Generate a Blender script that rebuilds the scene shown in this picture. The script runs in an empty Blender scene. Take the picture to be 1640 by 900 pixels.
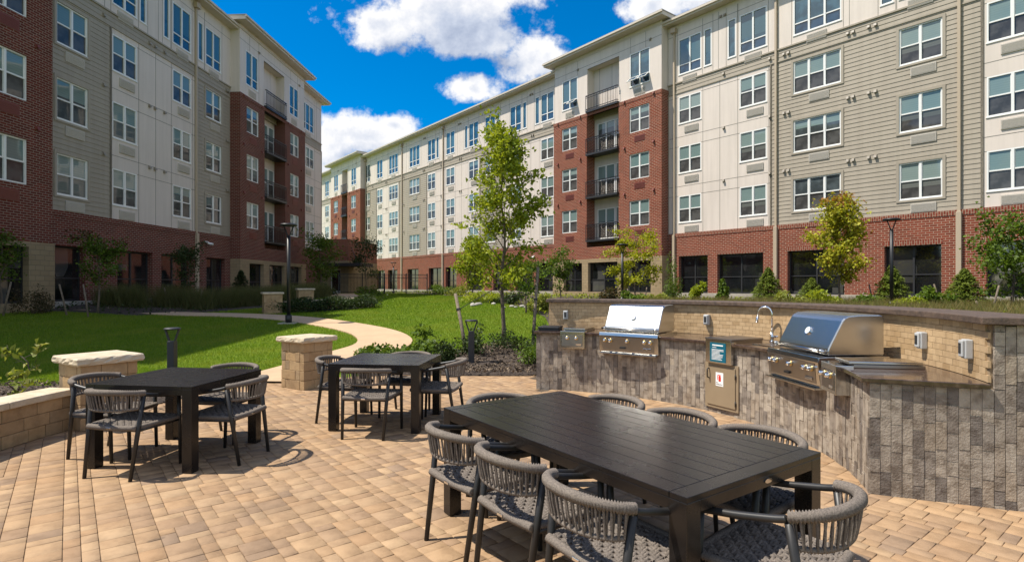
import bpy, bmesh, math, random
import numpy as np
from mathutils import Vector, Matrix
from mathutils.geometry import delaunay_2d_cdt

R = math.radians
sc = bpy.context.scene
COL = sc.collection

# ------------------------------------------------------------------ camera
cd = bpy.data.cameras.new('camera')
cd.sensor_width = 36.0
cd.lens = 36.0 * 899 / 1640
cd.shift_y = 7 / 1640
cd.clip_start = 0.05
cd.clip_end = 3000
cam = bpy.data.objects.new('camera', cd)
cam.location = (0, 0, 1.62)
cam.rotation_euler = (R(90), 0, 0)
COL.objects.link(cam)
sc.camera = cam

# ------------------------------------------------------------------ sun, exposure
SUN_EL, SUN_ROT = R(59.5), R(270)
sl = bpy.data.lights.new('sun', 'SUN')
sl.energy = 4.6
sl.angle = R(0.5)
sl.color = (1.0, 0.94, 0.83)
so = bpy.data.objects.new('sun', sl)
COL.objects.link(so)
sdir = Vector((-math.cos(SUN_EL), -0.01, math.sin(SUN_EL)))
so.rotation_euler = sdir.to_track_quat('Z', 'Y').to_euler()
so.location = (-20, 0, 40)
vs = sc.view_settings
vs.view_transform = 'Standard'
vs.look = 'None'
vs.gamma = 1
vs.exposure = 0.62
vs.use_curve_mapping = False
sc.cycles.max_bounces = 6
sc.cycles.diffuse_bounces = 3
sc.cycles.glossy_bounces = 3
sc.cycles.transmission_bounces = 3
sc.cycles.transparent_max_bounces = 6


# ------------------------------------------------------------------ node helper
class NT:
    def __init__(s, nt):
        s.t = nt

    def n(s, typ, **kw):
        nd = s.t.nodes.new(typ)
        for k, v in kw.items():
            setattr(nd, k, v)
        return nd

    def l(s, a, b):
        s.t.links.new(a, b)

    def put(s, sock, v):
        if isinstance(v, bpy.types.NodeSocket):
            s.l(v, sock)
        elif isinstance(v, (tuple, list)) and sock.type == 'RGBA' and len(v) == 3:
            sock.default_value = (*v, 1)
        else:
            sock.default_value = v

    def m(s, op, a, b=None, c=None, clamp=False):
        nd = s.n('ShaderNodeMath', operation=op, use_clamp=clamp)
        for i, v in enumerate((a, b, c)):
            if v is not None:
                s.put(nd.inputs[i], v)
        return nd.outputs[0]

    def mix(s, f, a, b, mode='MIX'):
        nd = s.n('ShaderNodeMix', data_type='RGBA', blend_type=mode)
        s.put(nd.inputs[0], f)
        s.put(nd.inputs[6], a)
        s.put(nd.inputs[7], b)
        return nd.outputs[2]

    def ramp(s, f, stops):
        nd = s.n('ShaderNodeValToRGB')
        cr = nd.color_ramp
        while len(cr.elements) < len(stops):
            cr.elements.new(0.5)
        for e, (p, c) in zip(cr.elements, stops):
            e.position = p
            e.color = (*c, 1) if len(c) == 3 else c
        s.put(nd.inputs[0], f)
        return nd.outputs[0]

    def noise(s, vec, scale, detail=4, rough=0.55, out=0):
        nd = s.n('ShaderNodeTexNoise')
        if vec is not None:
            s.l(vec, nd.inputs['Vector'])
        nd.inputs['Scale'].default_value = scale
        nd.inputs['Detail'].default_value = detail
        nd.inputs['Roughness'].default_value = rough
        return nd.outputs[out]

    def mr(s, v, a, b, c=0.0, d=1.0, smooth=True):
        nd = s.n('ShaderNodeMapRange')
        if smooth:
            nd.interpolation_type = 'SMOOTHSTEP'
        s.put(nd.inputs[0], v)
        for i, q in enumerate((a, b, c, d)):
            nd.inputs[i + 1].default_value = q
        return nd.outputs[0]


# ------------------------------------------------------------------ sky with cumulus clouds
w = bpy.data.worlds.new('World')
sc.world = w
w.use_nodes = True
w.node_tree.nodes.clear()


def cloud_group():
    g = bpy.data.node_groups.new('cloud_density', 'ShaderNodeTree')
    g.interface.new_socket('a', in_out='INPUT', socket_type='NodeSocketFloat')
    g.interface.new_socket('b', in_out='INPUT', socket_type='NodeSocketFloat')
    g.interface.new_socket('d', in_out='OUTPUT', socket_type='NodeSocketFloat')
    k = NT(g)
    gi = k.n('NodeGroupInput')
    go = k.n('NodeGroupOutput')
    a, b = gi.outputs[0], gi.outputs[1]
    cur = None
    for (ca, cb, ra, rb) in [(-.105, .500, .195, .085), (-.24, .465, .065, .05), (-.06, .44, .105, .045),
                             (.035, .405, .070, .052), (-.071, .350, .058, .032),
                             (-.255, .265, .09, .05), (-.32, .245, .07, .065), (-.21, .285, .045, .022),
                             (.25, .50, .07, .05), (.34, .52, .12, .06), (-.02, .60, .30, .06)]:
        dx = k.m('DIVIDE', k.m('SUBTRACT', a, ca), ra)
        dy = k.m('DIVIDE', k.m('SUBTRACT', b, cb), rb)
        q = k.m('ADD', k.m('MULTIPLY', dx, dx), k.m('MULTIPLY', dy, dy))
        v = k.m('MULTIPLY', k.m('SUBTRACT', 1.0, k.m('POWER', q, 0.5)), 1.0)
        cur = v if cur is None else k.m('SMOOTH_MAX', cur, v, 0.25)
    cv = k.n('ShaderNodeCombineXYZ')
    k.l(a, cv.inputs[0])
    k.l(b, cv.inputs[1])
    cv.inputs[2].default_value = 3.7
    n1 = k.noise(cv.outputs[0], 11, 9, 0.62)
    n2 = k.noise(cv.outputs[0], 34, 6, 0.6)
    nn = k.m('ADD', k.m('MULTIPLY', k.m('SUBTRACT', n1, .5), 2.1), k.m('MULTIPLY', k.m('SUBTRACT', n2, .5), .7))
    cl = k.m('MAXIMUM', cur, -1.6)
    k.l(k.m('ADD', cl, nn), go.inputs[0])
    return g


W = NT(w.node_tree)
tc = W.n('ShaderNodeTexCoord')
sky = W.n('ShaderNodeTexSky', sky_type='NISHITA', sun_disc=False)
sky.sun_elevation = SUN_EL
sky.sun_rotation = SUN_ROT
sky.air_density = 1.0
sky.dust_density = 0.2
sky.ozone_density = 3.0
hs = W.n('ShaderNodeHueSaturation')
hs.inputs['Saturation'].default_value = 1.6
hs.inputs['Hue'].default_value = 0.502
hs.inputs['Value'].default_value = 0.82
W.l(sky.outputs[0], hs.inputs['Color'])
sp = W.n('ShaderNodeSeparateXYZ')
W.l(tc.outputs['Generated'], sp.inputs[0])
ysafe = W.m('MAXIMUM', sp.outputs[1], 0.06)
ca = W.m('DIVIDE', sp.outputs[0], ysafe)
cb = W.m('DIVIDE', sp.outputs[2], ysafe)
G = cloud_group()


def dens(da, db):
    nd = W.n('ShaderNodeGroup', node_tree=G)
    W.put(nd.inputs[0], W.m('ADD', ca, da))
    W.put(nd.inputs[1], W.m('ADD', cb, db))
    return nd.outputs[0]


d0 = dens(0, 0)
d1 = dens(-0.03, 0.045)
alpha = W.mr(d0, -0.02, 0.42)
lit = W.m('ADD', 0.60, W.m('MULTIPLY', W.m('SUBTRACT', d0, d1), 0.85), clamp=True)
thick = W.mr(d0, 0.35, 1.2, 0, .50)
lit = W.m('SUBTRACT', lit, thick, clamp=True)
ccol = W.ramp(lit, [(0.0, (2.0, 2.4, 3.3)), (0.4, (3.3, 3.65, 4.4)), (0.85, (5.4, 5.4, 5.5))])
# clouds added out of view, for reflections and widened for neutral fill light
bn = W.noise(tc.outputs['Generated'], 2.6, 7, 0.6)
balpha = W.m('MULTIPLY', W.mr(bn, .40, .58), W.mr(sp.outputs[1], .25, 0.0))
al = W.m('MAXIMUM', alpha, W.m('MULTIPLY', balpha, .85))
ccol = W.mix(balpha, ccol, (5.6, 5.8, 6.2))
skc = W.mix(al, hs.outputs[0], ccol)
bg = W.n('ShaderNodeBackground')
bg.inputs['Strength'].default_value = 0.122
W.l(skc, bg.inputs['Color'])
wo = W.n('ShaderNodeOutputWorld')
W.l(bg.outputs[0], wo.inputs[0])
w.cycles.sampling_method = 'MANUAL'
w.cycles.sample_map_resolution = 512

# ------------------------------------------------------------------ materials
MATS = {}


def mat(name, col=(.5, .5, .5), rough=.6, metal=0.0, spec=.5, build=None):
    if name in MATS:
        return MATS[name]
    m = bpy.data.materials.new(name)
    m.use_nodes = True
    k = NT(m.node_tree)
    bs = m.node_tree.nodes['Principled BSDF']
    bs.inputs['Base Color'].default_value = (*col, 1)
    bs.inputs['Roughness'].default_value = rough
    bs.inputs['Metallic'].default_value = metal
    bs.inputs['Specular IOR Level'].default_value = spec
    if build:
        build(k, bs)
    MATS[name] = m
    return m


def objco(k):
    return k.n('ShaderNodeTexCoord').outputs['Object']


def geo(k, o):
    return k.n('ShaderNodeNewGeometry').outputs[o]


def bump(k, bs, h, dist=.01, strength=.6):
    b = k.n('ShaderNodeBump')
    b.inputs['Distance'].default_value = dist
    b.inputs['Strength'].default_value = strength
    k.put(b.inputs['Height'], h)
    k.l(b.outputs[0], bs.inputs['Normal'])


def mottled(name, c1, c2, scale, rough=.7, bd=0.0, metal=0., spec=.4, detail=5):
    def f(k, bs):
        co = objco(k)
        n = k.noise(co, scale, detail)
        k.l(k.mix(k.mr(n, .3, .7), c1, c2), bs.inputs['Base Color'])
        if bd:
            bump(k, bs, k.noise(co, scale * 4, 4), bd)
    return mat(name, c1, rough, metal, spec, f)


def brickmat(name, c1, c2, mortar, bw, bh, soldier=False):
    def f(k, bs):
        co = objco(k)
        s = k.n('ShaderNodeSeparateXYZ')
        k.l(co, s.inputs[0])
        u = k.m('ADD', s.outputs[0], s.outputs[1])
        cv = k.n('ShaderNodeCombineXYZ')
        if soldier:
            k.l(s.outputs[2], cv.inputs[0])
            k.l(u, cv.inputs[1])
        else:
            k.l(u, cv.inputs[0])
            k.l(s.outputs[2], cv.inputs[1])
        b = k.n('ShaderNodeTexBrick')
        k.l(cv.outputs[0], b.inputs['Vector'])
        b.inputs['Color1'].default_value = (*c1, 1)
        b.inputs['Color2'].default_value = (*c2, 1)
        b.inputs['Mortar'].default_value = (*mortar, 1)
        b.inputs['Scale'].default_value = 1
        b.inputs['Mortar Size'].default_value = .013
        b.inputs['Mortar Smooth'].default_value = .2
        b.inputs['Bias'].default_value = -.1
        b.inputs['Brick Width'].default_value = bw
        b.inputs['Row Height'].default_value = bh
        n = k.noise(co, .9, 5)
        k.l(k.mix(k.mr(n, .3, .75, 0, .22), b.outputs[0], tuple(x * .62 for x in c1)), bs.inputs['Base Color'])
        bump(k, bs, k.m('SUBTRACT', 1.0, b.outputs['Fac']), .008, .8)
    return mat(name, c1, .92, 0, .1, f)


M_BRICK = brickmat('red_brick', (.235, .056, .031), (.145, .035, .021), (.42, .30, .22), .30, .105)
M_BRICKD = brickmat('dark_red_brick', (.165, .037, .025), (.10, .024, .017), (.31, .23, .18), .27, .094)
M_SOLD = brickmat('soldier_brick', (.225, .056, .035), (.165, .04, .026), (.38, .28, .20), .26, .10, True)
M_TAN = brickmat('tan_stone', (.36, .27, .16), (.31, .23, .135), (.25, .20, .13), .40, .20)
def streaked(name, c1, c2):
    """painted cladding: faint run-off streaks and patchy fading"""
    def f(k, bs):
        co = objco(k)
        mp = k.n('ShaderNodeMapping')
        mp.inputs['Scale'].default_value = (2.2, 2.2, .14)
        k.l(co, mp.inputs[0])
        a = k.noise(mp.outputs[0], 1.6, 6, .65)
        b = k.noise(co, .35, 4)
        m_ = k.m('ADD', k.m('MULTIPLY', k.mr(a, .35, .7), .65), k.m('MULTIPLY', k.mr(b, .35, .65), .35))
        k.l(k.mix(m_, c1, c2), bs.inputs['Base Color'])
        bump(k, bs, k.noise(co, .8, 3), .02, .25)
    return mat(name, c1, .6, 0, .25, f)


M_SIDE = streaked('grey_beige_siding', (.38, .33, .262), (.325, .28, .22))
M_CREAM = streaked('cream_panel', (.69, .605, .535), (.60, .525, .46))
M_JOINT = mat('panel_joint', (.22, .20, .165), .7)
M_TRIM = mottled('eave_trim', (.60, .52, .43), (.55, .475, .39), 2, .5)
M_ROOF = mat('roof_membrane', (.30, .29, .27), .9)
M_WHITE = mat('white_vinyl', (.78, .77, .74), .35)
M_CONC = mottled('concrete_base', (.42, .38, .31), (.34, .30, .25), 4, .85, .004)
M_DSP = mat('downspout_tan', (.44, .35, .25), .5)
M_BLACK = mat('black_metal', (.012, .012, .013), .45)
M_DARKBAND = mat('charcoal_metal', (.025, .025, .027), .5)
M_GRILLE = mottled('vent_grey', (.52, .475, .415), (.47, .43, .375), 20, .6)
M_GRILLEB = mat('vent_brick_red', (.19, .05, .035), .6)
M_HOOD = mat('vent_hood_beige', (.30, .26, .21), .5)
def storeglass(k, bs):
    co = objco(k)
    mp = k.n('ShaderNodeMapping')
    mp.inputs['Scale'].default_value = (.9, .9, .5)
    k.l(co, mp.inputs[0])
    v = k.n('ShaderNodeTexVoronoi', distance='CHEBYCHEV')
    v.inputs['Scale'].default_value = 1.3
    k.l(mp.outputs[0], v.inputs['Vector'])
    k.l(k.ramp(v.outputs['Color'], [(.0, (.005, .006, .007)), (.70, (.014, .015, .016)), (.88, (.09, .088, .082))]), bs.inputs['Base Color'])
    bump(k, bs, k.noise(co, .7, 1), .015, .25)


M_STORE = mat('storefront_glass', (.006, .007, .009), .04, 0, 1.1, storeglass)


def glassmat(name, c1, c2, c3, spec, dim=1.0):
    """c1 blind, c2 paler blind, c3 dark room, all blued where sky reflection is painted in; blinds are drawn to a different height behind each window"""
    def f(k, bs):
        rnd = k.n('ShaderNodeObjectInfo').outputs['Random']
        co = objco(k)
        sp = k.n('ShaderNodeSeparateXYZ')
        k.l(co, sp.inputs[0])
        thr = k.n('ShaderNodeValToRGB')
        thr.color_ramp.interpolation = 'CONSTANT'
        els = [(0, .86), (.50, .55), (.62, 1.25), (.74, .06), (.82, 1.75), (.92, 1.0)]
        while len(thr.color_ramp.elements) < len(els):
            thr.color_ramp.elements.new(.5)
        for e, (p, v) in zip(thr.color_ramp.elements, els):
            e.position = p
            e.color = (v / 2, v / 2, v / 2, 1)
        k.l(rnd, thr.inputs[0])
        b = k.m('GREATER_THAN', sp.outputs[2], k.m('MULTIPLY', thr.outputs[0], 2.0))
        tone = k.m('FRACT', k.m('MULTIPLY', rnd, 7.31))
        slat = k.m('PINGPONG', k.m('MULTIPLY', sp.outputs[2], 20), 1.0)
        bl = k.mix(tone, c1, c2)
        bl = k.mix(k.m('MULTIPLY', slat, .22), bl, tuple(x * .6 for x in c1))
        n = k.noise(co, 1.6, 3)
        room = k.mix(k.mr(n, .4, .65), c3, tuple(x * 1.9 for x in c3))
        k.l(k.mix(b, room, bl), bs.inputs['Base Color'])
        bump(k, bs, k.noise(co, .9, 1), .012, .25)
    return mat(name, c2, .03, 0, spec, f)


M_GUP = glassmat('upper_pane_glass', (.14, .215, .205), (.23, .29, .27), (.045, .055, .058), .9)
M_GLO = glassmat('lower_pane_glass', (.10, .11, .10), (.15, .155, .14), (.05, .048, .046), .5)
M_GBL = glassmat('casement_glass', (.05, .105, .125), (.08, .15, .165), (.025, .06, .08), 1.2)  # blue of the reflected sky painted into the top-floor pane colours
M_GAW = glassmat('awning_glass', (.03, .06, .10), (.04, .08, .12), (.015, .035, .06), 1.1)  # lower top-floor panes, sky reflection painted in as a darker blue


def island_mat(name, stops, rough=.8, nscale=9, bd=.003, spec=.3, dark=.55, metal=0, stain=0):
    def f(k, bs):
        rnd = geo(k, 'Random Per Island')
        col = k.ramp(rnd, stops)
        co = objco(k)
        n = k.noise(co, nscale, 6, .6)
        c2 = k.mix(k.mr(n, .38, .72, 0, dark), col, k.mix(1.0, col, (.50, .47, .45), 'MULTIPLY'))
        if stain:   # foot traffic and water marks across many stones
            c2 = k.mix(k.mr(k.noise(co, .9, 6, .65), .46, .70, 0, stain), c2, (.15, .105, .07))
            c2 = k.mix(k.mr(k.noise(co, 5.5, 2, .5), .70, .78, 0, stain * 1.3), c2, (.08, .06, .045))
        k.l(c2, bs.inputs['Base Color'])
        if bd:
            bump(k, bs, k.noise(co, nscale * 5, 5), bd)
    return mat(name, stops[0][1], rough, metal, spec, f)


M_PAVE = island_mat('tan_paver', [(0, (.335, .215, .122)), (.3, (.385, .253, .145)), (.5, (.305, .20, .122)), (.7, (.415, .28, .163)), (.86, (.355, .222, .122)), (1, (.27, .185, .122))], .85, 8, .004, .2, .45, stain=.38)
M_SAND = mottled('joint_sand', (.10, .075, .05), (.07, .05, .035), 30, .95)
M_TILE = island_mat('grey_brown_stone_tile', [(0, (.33, .28, .225)), (.28, (.42, .36, .29)), (.5, (.27, .232, .195)), (.7, (.37, .305, .235)), (.88, (.23, .197, .168)), (1, (.155, .134, .118))], .88, 13, .012, .15, 1.0, stain=.3)
M_GROUT = mat('grout', (.44, .38, .31), .9)
M_GROUTT = mat('tan_grout', (.25, .18, .11), .9)
M_BSPL = island_mat('tan_backsplash_tile', [(0, (.44, .30, .165)), (.5, (.50, .35, .20)), (1, (.38, .25, .13))], .5, 14, .002, .4, .35)
M_BLOCK = island_mat('tan_block', [(0, (.44, .29, .145)), (.4, (.34, .23, .125)), (.7, (.48, .33, .175)), (1, (.27, .195, .12))], .85, 9, .008, .3, .5)
M_CAP = mottled('limestone_cap', (.56, .47, .345), (.45, .36, .245), 7, .8, .012)


def granite(k, bs):
    co = objco(k)
    v = k.n('ShaderNodeTexVoronoi')
    v.inputs['Scale'].default_value = 95
    k.l(co, v.inputs['Vector'])
    n = k.noise(co, 20, 5)
    c = k.ramp(n, [(.3, (.022, .015, .012)), (.5, (.07, .042, .03)), (.7, (.15, .10, .075))])
    k.l(k.mix(k.mr(v.outputs['Distance'], .1, .5, .0, .5), c, (.05, .032, .026)), bs.inputs['Base Color'])


M_GRAN = mat('brown_granite', (.07, .045, .035), .12, 0, .6, granite)
M_WCAP = mottled('brown_wall_cap', (.12, .08, .058), (.06, .042, .033), 18, .6, .008)


def steel(k, bs):
    co = objco(k)
    mp = k.n('ShaderNodeMapping')
    mp.inputs['Scale'].default_value = (1.5, 60, 60)
    k.l(co, mp.inputs[0])
    n = k.noise(mp.outputs[0], 6, 3)
    k.l(k.m('ADD', .145, k.m('MULTIPLY', n, .04)), bs.inputs['Roughness'])
    n2 = k.noise(co, 5, 4)
    k.l(k.mix(k.mr(n2, .35, .7, 0, .4), (.58, .565, .53), (.50, .485, .45)), bs.inputs['Base Color'])


M_STEEL = mat('brushed_steel', (.6, .58, .55), .28, 1, .5, steel)
M_LID = mat('lid_steel', (.55, .545, .53), .27, 1)
M_STEELD = mat('dark_steel', (.30, .28, .26), .32, 1)
M_CHROME = mat('chrome', (.8, .8, .8), .08, 1)
M_DOOR = mottled('champagne_door_paint', (.27, .205, .13), (.245, .185, .118), 4, .45)
M_BRASS = mat('brass_bezel', (.55, .40, .18), .3, 1)
M_TEAL = mat('teal_sign', (.0, .10, .155), .4)
M_PAPER = mat('white_sticker', (.8, .8, .79), .5)
M_RED = mat('red_print', (.6, .03, .02), .5)
M_INK = mat('dark_print', (.05, .05, .06), .5)
M_OUTLET = mat('grey_outlet', (.42, .42, .42), .4)


def tablemat(k, bs):
    co = objco(k)
    n = k.noise(co, 3.2, 4)
    k.l(k.m('ADD', .20, k.m('MULTIPLY', n, .14)), bs.inputs['Roughness'])
    n2 = k.noise(co, 140, 2)
    k.l(k.mix(k.mr(n2, .3, .7, 0, .5), (.0115, .0090, .0078), (.017, .0135, .0118)), bs.inputs['Base Color'])
    bump(k, bs, n2, .0006, .5)


M_TABLE = mat('dark_powder_coat', (.016, .015, .014), .3, 0, .38, tablemat)
M_FRAME = mottled('chair_frame_paint', (.024, .022, .021), (.018, .017, .016), 30, .42)


def ropemat(k, bs):
    co = objco(k)
    rnd = geo(k, 'Random Per Island')
    n = k.noise(co, 170, 3)
    c = k.ramp(rnd, [(0, (.175, .146, .122)), (.5, (.215, .18, .152)), (1, (.135, .113, .096))])
    k.l(k.mix(k.mr(n, .35, .7, 0, .7), c, (.075, .066, .06)), bs.inputs['Base Color'])
    bump(k, bs, n, .002, .7)


M_ROPE = mat('grey_rope', (.16, .15, .14), .9, 0, .15, ropemat)


def lawnmat(k, bs):
    co = objco(k)
    a = k.noise(co, .35, 4)
    b = k.noise(co, 14, 4, .7)
    c1 = k.mix(k.mr(a, .35, .65), (.085, .150, .010), (.115, .175, .013))
    k.l(k.mix(k.mr(b, .3, .7), c1, (.15, .20, .02)), bs.inputs['Base Color'])
    bump(k, bs, k.noise(co, 60, 3), .03, .8)


M_LAWN = mat('lawn_green', (.05, .12, .01), .9, 0, .1, lawnmat)
M_MULCH = mottled('bark_mulch', (.075, .052, .038), (.035, .026, .02), 45, .95, .02)


def pathmat(k, bs):
    co = objco(k)
    n = k.noise(co, 1.4, 6, .65)
    n2 = k.noise(co, 60, 3)
    c = k.mix(k.mr(n, .3, .7), (.56, .385, .235), (.48, .33, .205))
    k.l(k.mix(k.mr(n2, .3, .7, 0, .25), c, (.3, .22, .15)), bs.inputs['Base Color'])
    bump(k, bs, n2, .003, .4)


M_PATH = mat('tan_concrete', (.45, .33, .21), .85, 0, .3, pathmat)
M_BARK = mottled('tree_bark', (.16, .125, .09), (.085, .065, .05), 25, .95, .01)
M_STAKE = mottled('stake_wood', (.21, .165, .12), (.12, .09, .065), 20, .9, .004)
M_ROCK = island_mat('river_rock', [(0, (.42, .39, .34)), (.5, (.30, .28, .25)), (1, (.52, .48, .42))], .8, 9, .004)
M_CHIP = island_mat('wood_chip', [(0, (.17, .125, .085)), (.4, (.10, .075, .055)), (.7, (.24, .18, .125)), (1, (.05, .04, .032))], .95, 9, 0)


def leafmat(name, stops, tr=.35, patch=False):
    m = bpy.data.materials.new(name)
    m.use_nodes = True
    k = NT(m.node_tree)
    bs = m.node_tree.nodes['Principled BSDF']
    out = m.node_tree.nodes['Material Output']
    c = k.ramp(geo(k, 'Random Per Island'), stops)
    if patch:   # mowing and wear: broad patches of paler, drier turf
        co = objco(k)
        n = k.noise(co, .55, 5, .65)
        c = k.mix(k.mr(n, .42, .70, 0, .6), c, (.26, .27, .035))
        n2 = k.noise(co, 3.0, 3, .6)
        c = k.mix(k.mr(n2, .5, .75, 0, .45), c, (.06, .12, .008))
    k.l(c, bs.inputs['Base Color'])
    bs.inputs['Roughness'].default_value = .55
    bs.inputs['Specular IOR Level'].default_value = .25
    t = k.n('ShaderNodeBsdfTranslucent')
    k.l(k.mix(1.0, c, (1.5, 1.45, .8), 'MULTIPLY'), t.inputs[0])
    mx = k.n('ShaderNodeMixShader')
    mx.inputs[0].default_value = tr
    k.l(bs.outputs[0], mx.inputs[1])
    k.l(t.outputs[0], mx.inputs[2])
    k.l(mx.outputs[0], out.inputs[0])
    MATS[name] = m
    return m


L_MAPLE = leafmat('maple_leaf', [(0, (.17, .23, .012)), (.4, (.25, .30, .018)), (.75, (.33, .36, .028)), (1, (.11, .16, .012))])
L_YELL = leafmat('yellow_leaf', [(0, (.28, .30, .012)), (.5, (.37, .37, .018)), (1, (.18, .22, .012))])
L_GOLD = leafmat('golden_maple_leaf', [(0, (.28, .31, .022)), (.5, (.40, .38, .034)), (.85, (.36, .33, .03)), (1, (.18, .21, .018))])
L_RUST = leafmat('rust_leaf', [(0, (.30, .12, .03)), (1, (.28, .19, .04))])
L_GREEN = leafmat('green_leaf', [(0, (.075, .125, .014)), (.5, (.115, .175, .018)), (1, (.05, .09, .012))])
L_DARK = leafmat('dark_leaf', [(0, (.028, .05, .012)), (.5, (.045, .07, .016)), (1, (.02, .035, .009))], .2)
L_CONI = leafmat('conifer_needles', [(0, (.12, .165, .022)), (.5, (.17, .215, .028)), (1, (.08, .12, .018))], .25)
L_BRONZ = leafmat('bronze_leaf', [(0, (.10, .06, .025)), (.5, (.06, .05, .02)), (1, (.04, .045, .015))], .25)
L_LIME = leafmat('lime_leaf', [(0, (.22, .24, .04)), (.5, (.16, .20, .03)), (1, (.28, .27, .06))])
L_GRASS = leafmat('lawn_blade', [(0, (.075, .15, .006)), (.4, (.12, .21, .008)), (.8, (.17, .26, .012)), (1, (.25, .29, .035))], .4, True)
L_FEATH = leafmat('feather_grass', [(0, (.07, .09, .025)), (.5, (.10, .11, .035)), (1, (.14, .12, .05))], .3)
L_MEAD = leafmat('meadow_mix', [(0, (.12, .13, .035)), (.4, (.20, .15, .05)), (.7, (.09, .12, .025)), (1, (.26, .17, .07))], .3)


# ------------------------------------------------------------------ object helpers
def link(o, parent=None):
    COL.objects.link(o)
    if parent:
        o.parent = parent
    return o


def fast_mesh(name, verts, faces, mats, smooth=False):
    verts = np.asarray(verts, np.float32)
    faces = np.asarray(faces, np.int32)
    me = bpy.data.meshes.new(name)
    nf, kk = faces.shape
    me.vertices.add(len(verts))
    me.vertices.foreach_set('co', verts.ravel())
    me.loops.add(nf * kk)
    me.loops.foreach_set('vertex_index', faces.ravel())
    me.polygons.add(nf)
    me.polygons.foreach_set('loop_start', np.arange(nf, dtype=np.int32) * kk)
    if smooth:
        me.polygons.foreach_set('use_smooth', np.ones(nf, bool))
    me.update(calc_edges=True)
    for m in mats:
        me.materials.append(m)
    return me


class MB:
    def __init__(s):
        s.v, s.f, s.mi, s.m = [], [], [], 0

    def add(s, vs, fs):
        o = len(s.v)
        s.v += [tuple(v) for v in vs]
        for f in fs:
            s.f.append(tuple(i + o for i in f))
            s.mi.append(s.m)
        return s

    def quad(s, a, b, c, d):
        return s.add((a, b, c, d), ((0, 1, 2, 3),))

    def hexa(s, p):
        return s.add(p, ((0, 3, 2, 1), (4, 5, 6, 7), (0, 1, 5, 4), (1, 2, 6, 5), (2, 3, 7, 6), (3, 0, 4, 7)))

    def box(s, x0, x1, y0, y1, z0, z1):
        return s.hexa([(x0, y0, z0), (x1, y0, z0), (x1, y1, z0), (x0, y1, z0), (x0, y0, z1), (x1, y0, z1), (x1, y1, z1), (x0, y1, z1)])

    def obox(s, c, ax, ay, hx, hy, z0, z1):
        c, ax, ay = Vector(c), Vector(ax), Vector(ay)
        b = [c + ax * (i * hx) + ay * (j * hy) for i, j in ((-1, -1), (1, -1), (1, 1), (-1, 1))]
        return s.hexa([(p.x, p.y, z0) for p in b] + [(p.x, p.y, z1) for p in b])

    def sector(s, c, r0, r1, a0, a1, z0, z1, n=1):
        vs = []
        for i in range(n + 1):
            a = R(a0 + (a1 - a0) * i / n)
            ca_, sa_ = math.cos(a), math.sin(a)
            for r, z in ((r0, z0), (r1, z0), (r1, z1), (r0, z1)):
                vs.append((c[0] + r * ca_, c[1] + r * sa_, z))
        fs = [(0, 1, 2, 3), (4 * n + 3, 4 * n + 2, 4 * n + 1, 4 * n)]
        for i in range(n):
            for j in range(4):
                fs.append((4 * i + j, 4 * i + 4 + j, 4 * i + 4 + (j + 1) % 4, 4 * i + (j + 1) % 4))
        return s.add(vs, fs)

    def tube(s, pts, rad, n=8, cap=True, flat=1.0):
        pts = [Vector(p) for p in pts]
        up = None
        vs, fs = [], []
        for i, p in enumerate(pts):
            t = (pts[min(i + 1, len(pts) - 1)] - pts[max(i - 1, 0)])
            t = t.normalized() if t.length > 1e-9 else Vector((0, 0, 1))
            if up is None:
                up = Vector((0, 0, 1)) if abs(t.z) < .9 else Vector((1, 0, 0))
            a = up.cross(t)
            if a.length < 1e-6:
                a = Vector((0, 1, 0)).cross(t)
            a.normalize()
            b = t.cross(a).normalized()
            up = b
            r = rad[i] if hasattr(rad, '__len__') else rad
            for j in range(n):
                q = 2 * math.pi * j / n
                vs.append(p + a * (r * math.cos(q)) + b * (r * flat * math.sin(q)))
        for i in range(len(pts) - 1):
            for j in range(n):
                fs.append((i * n + j, i * n + (j + 1) % n, (i + 1) * n + (j + 1) % n, (i + 1) * n + j))
        if cap:
            fs.append(tuple(range(n - 1, -1, -1)))
            fs.append(tuple((len(pts) - 1) * n + j for j in range(n)))
        return s.add(vs, fs)

    def prism(s, poly, x0, x1):
        """poly in (y,z), extruded along x"""
        n = len(poly)
        vs = [(x0, y, z) for y, z in poly] + [(x1, y, z) for y, z in poly]
        fs = [tuple(range(n)), tuple(range(2 * n - 1, n - 1, -1))]
        fs += [(i, i + n, (i + 1) % n + n, (i + 1) % n) for i in range(n)]
        return s.add(vs, fs)

    def mesh(s, name, mats, smooth=False):
        me = bpy.data.meshes.new(name)
        me.from_pydata(s.v, [], s.f)
        for m in (mats if isinstance(mats, (list, tuple)) else [mats]):
            me.materials.append(m)
        me.polygons.foreach_set('material_index', s.mi)
        if smooth:
            me.polygons.foreach_set('use_smooth', [True] * len(s.f))
        bm = bmesh.new()
        bm.from_mesh(me)
        bmesh.ops.recalc_face_normals(bm, faces=bm.faces)
        bm.to_mesh(me)
        bm.free()
        me.update()
        return me

    def build(s, name, mats, parent=None, smooth=False, bev=0, seg=2, loc=None):
        o = bpy.data.objects.new(name, s.mesh(name, mats, smooth))
        if loc:
            o.location = loc
        if bev:
            b = o.modifiers.new('bevel', 'BEVEL')
            b.width = bev
            b.segments = seg
            b.limit_method = 'ANGLE'
            b.angle_limit = R(40)
        return link(o, parent)


def tag(o, label=None, cat=None, group=None, kind=None):
    if label:
        o['label'] = label
    if cat:
        o['category'] = cat
    if group:
        o['group'] = group
    if kind:
        o['kind'] = kind
    return o


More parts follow.
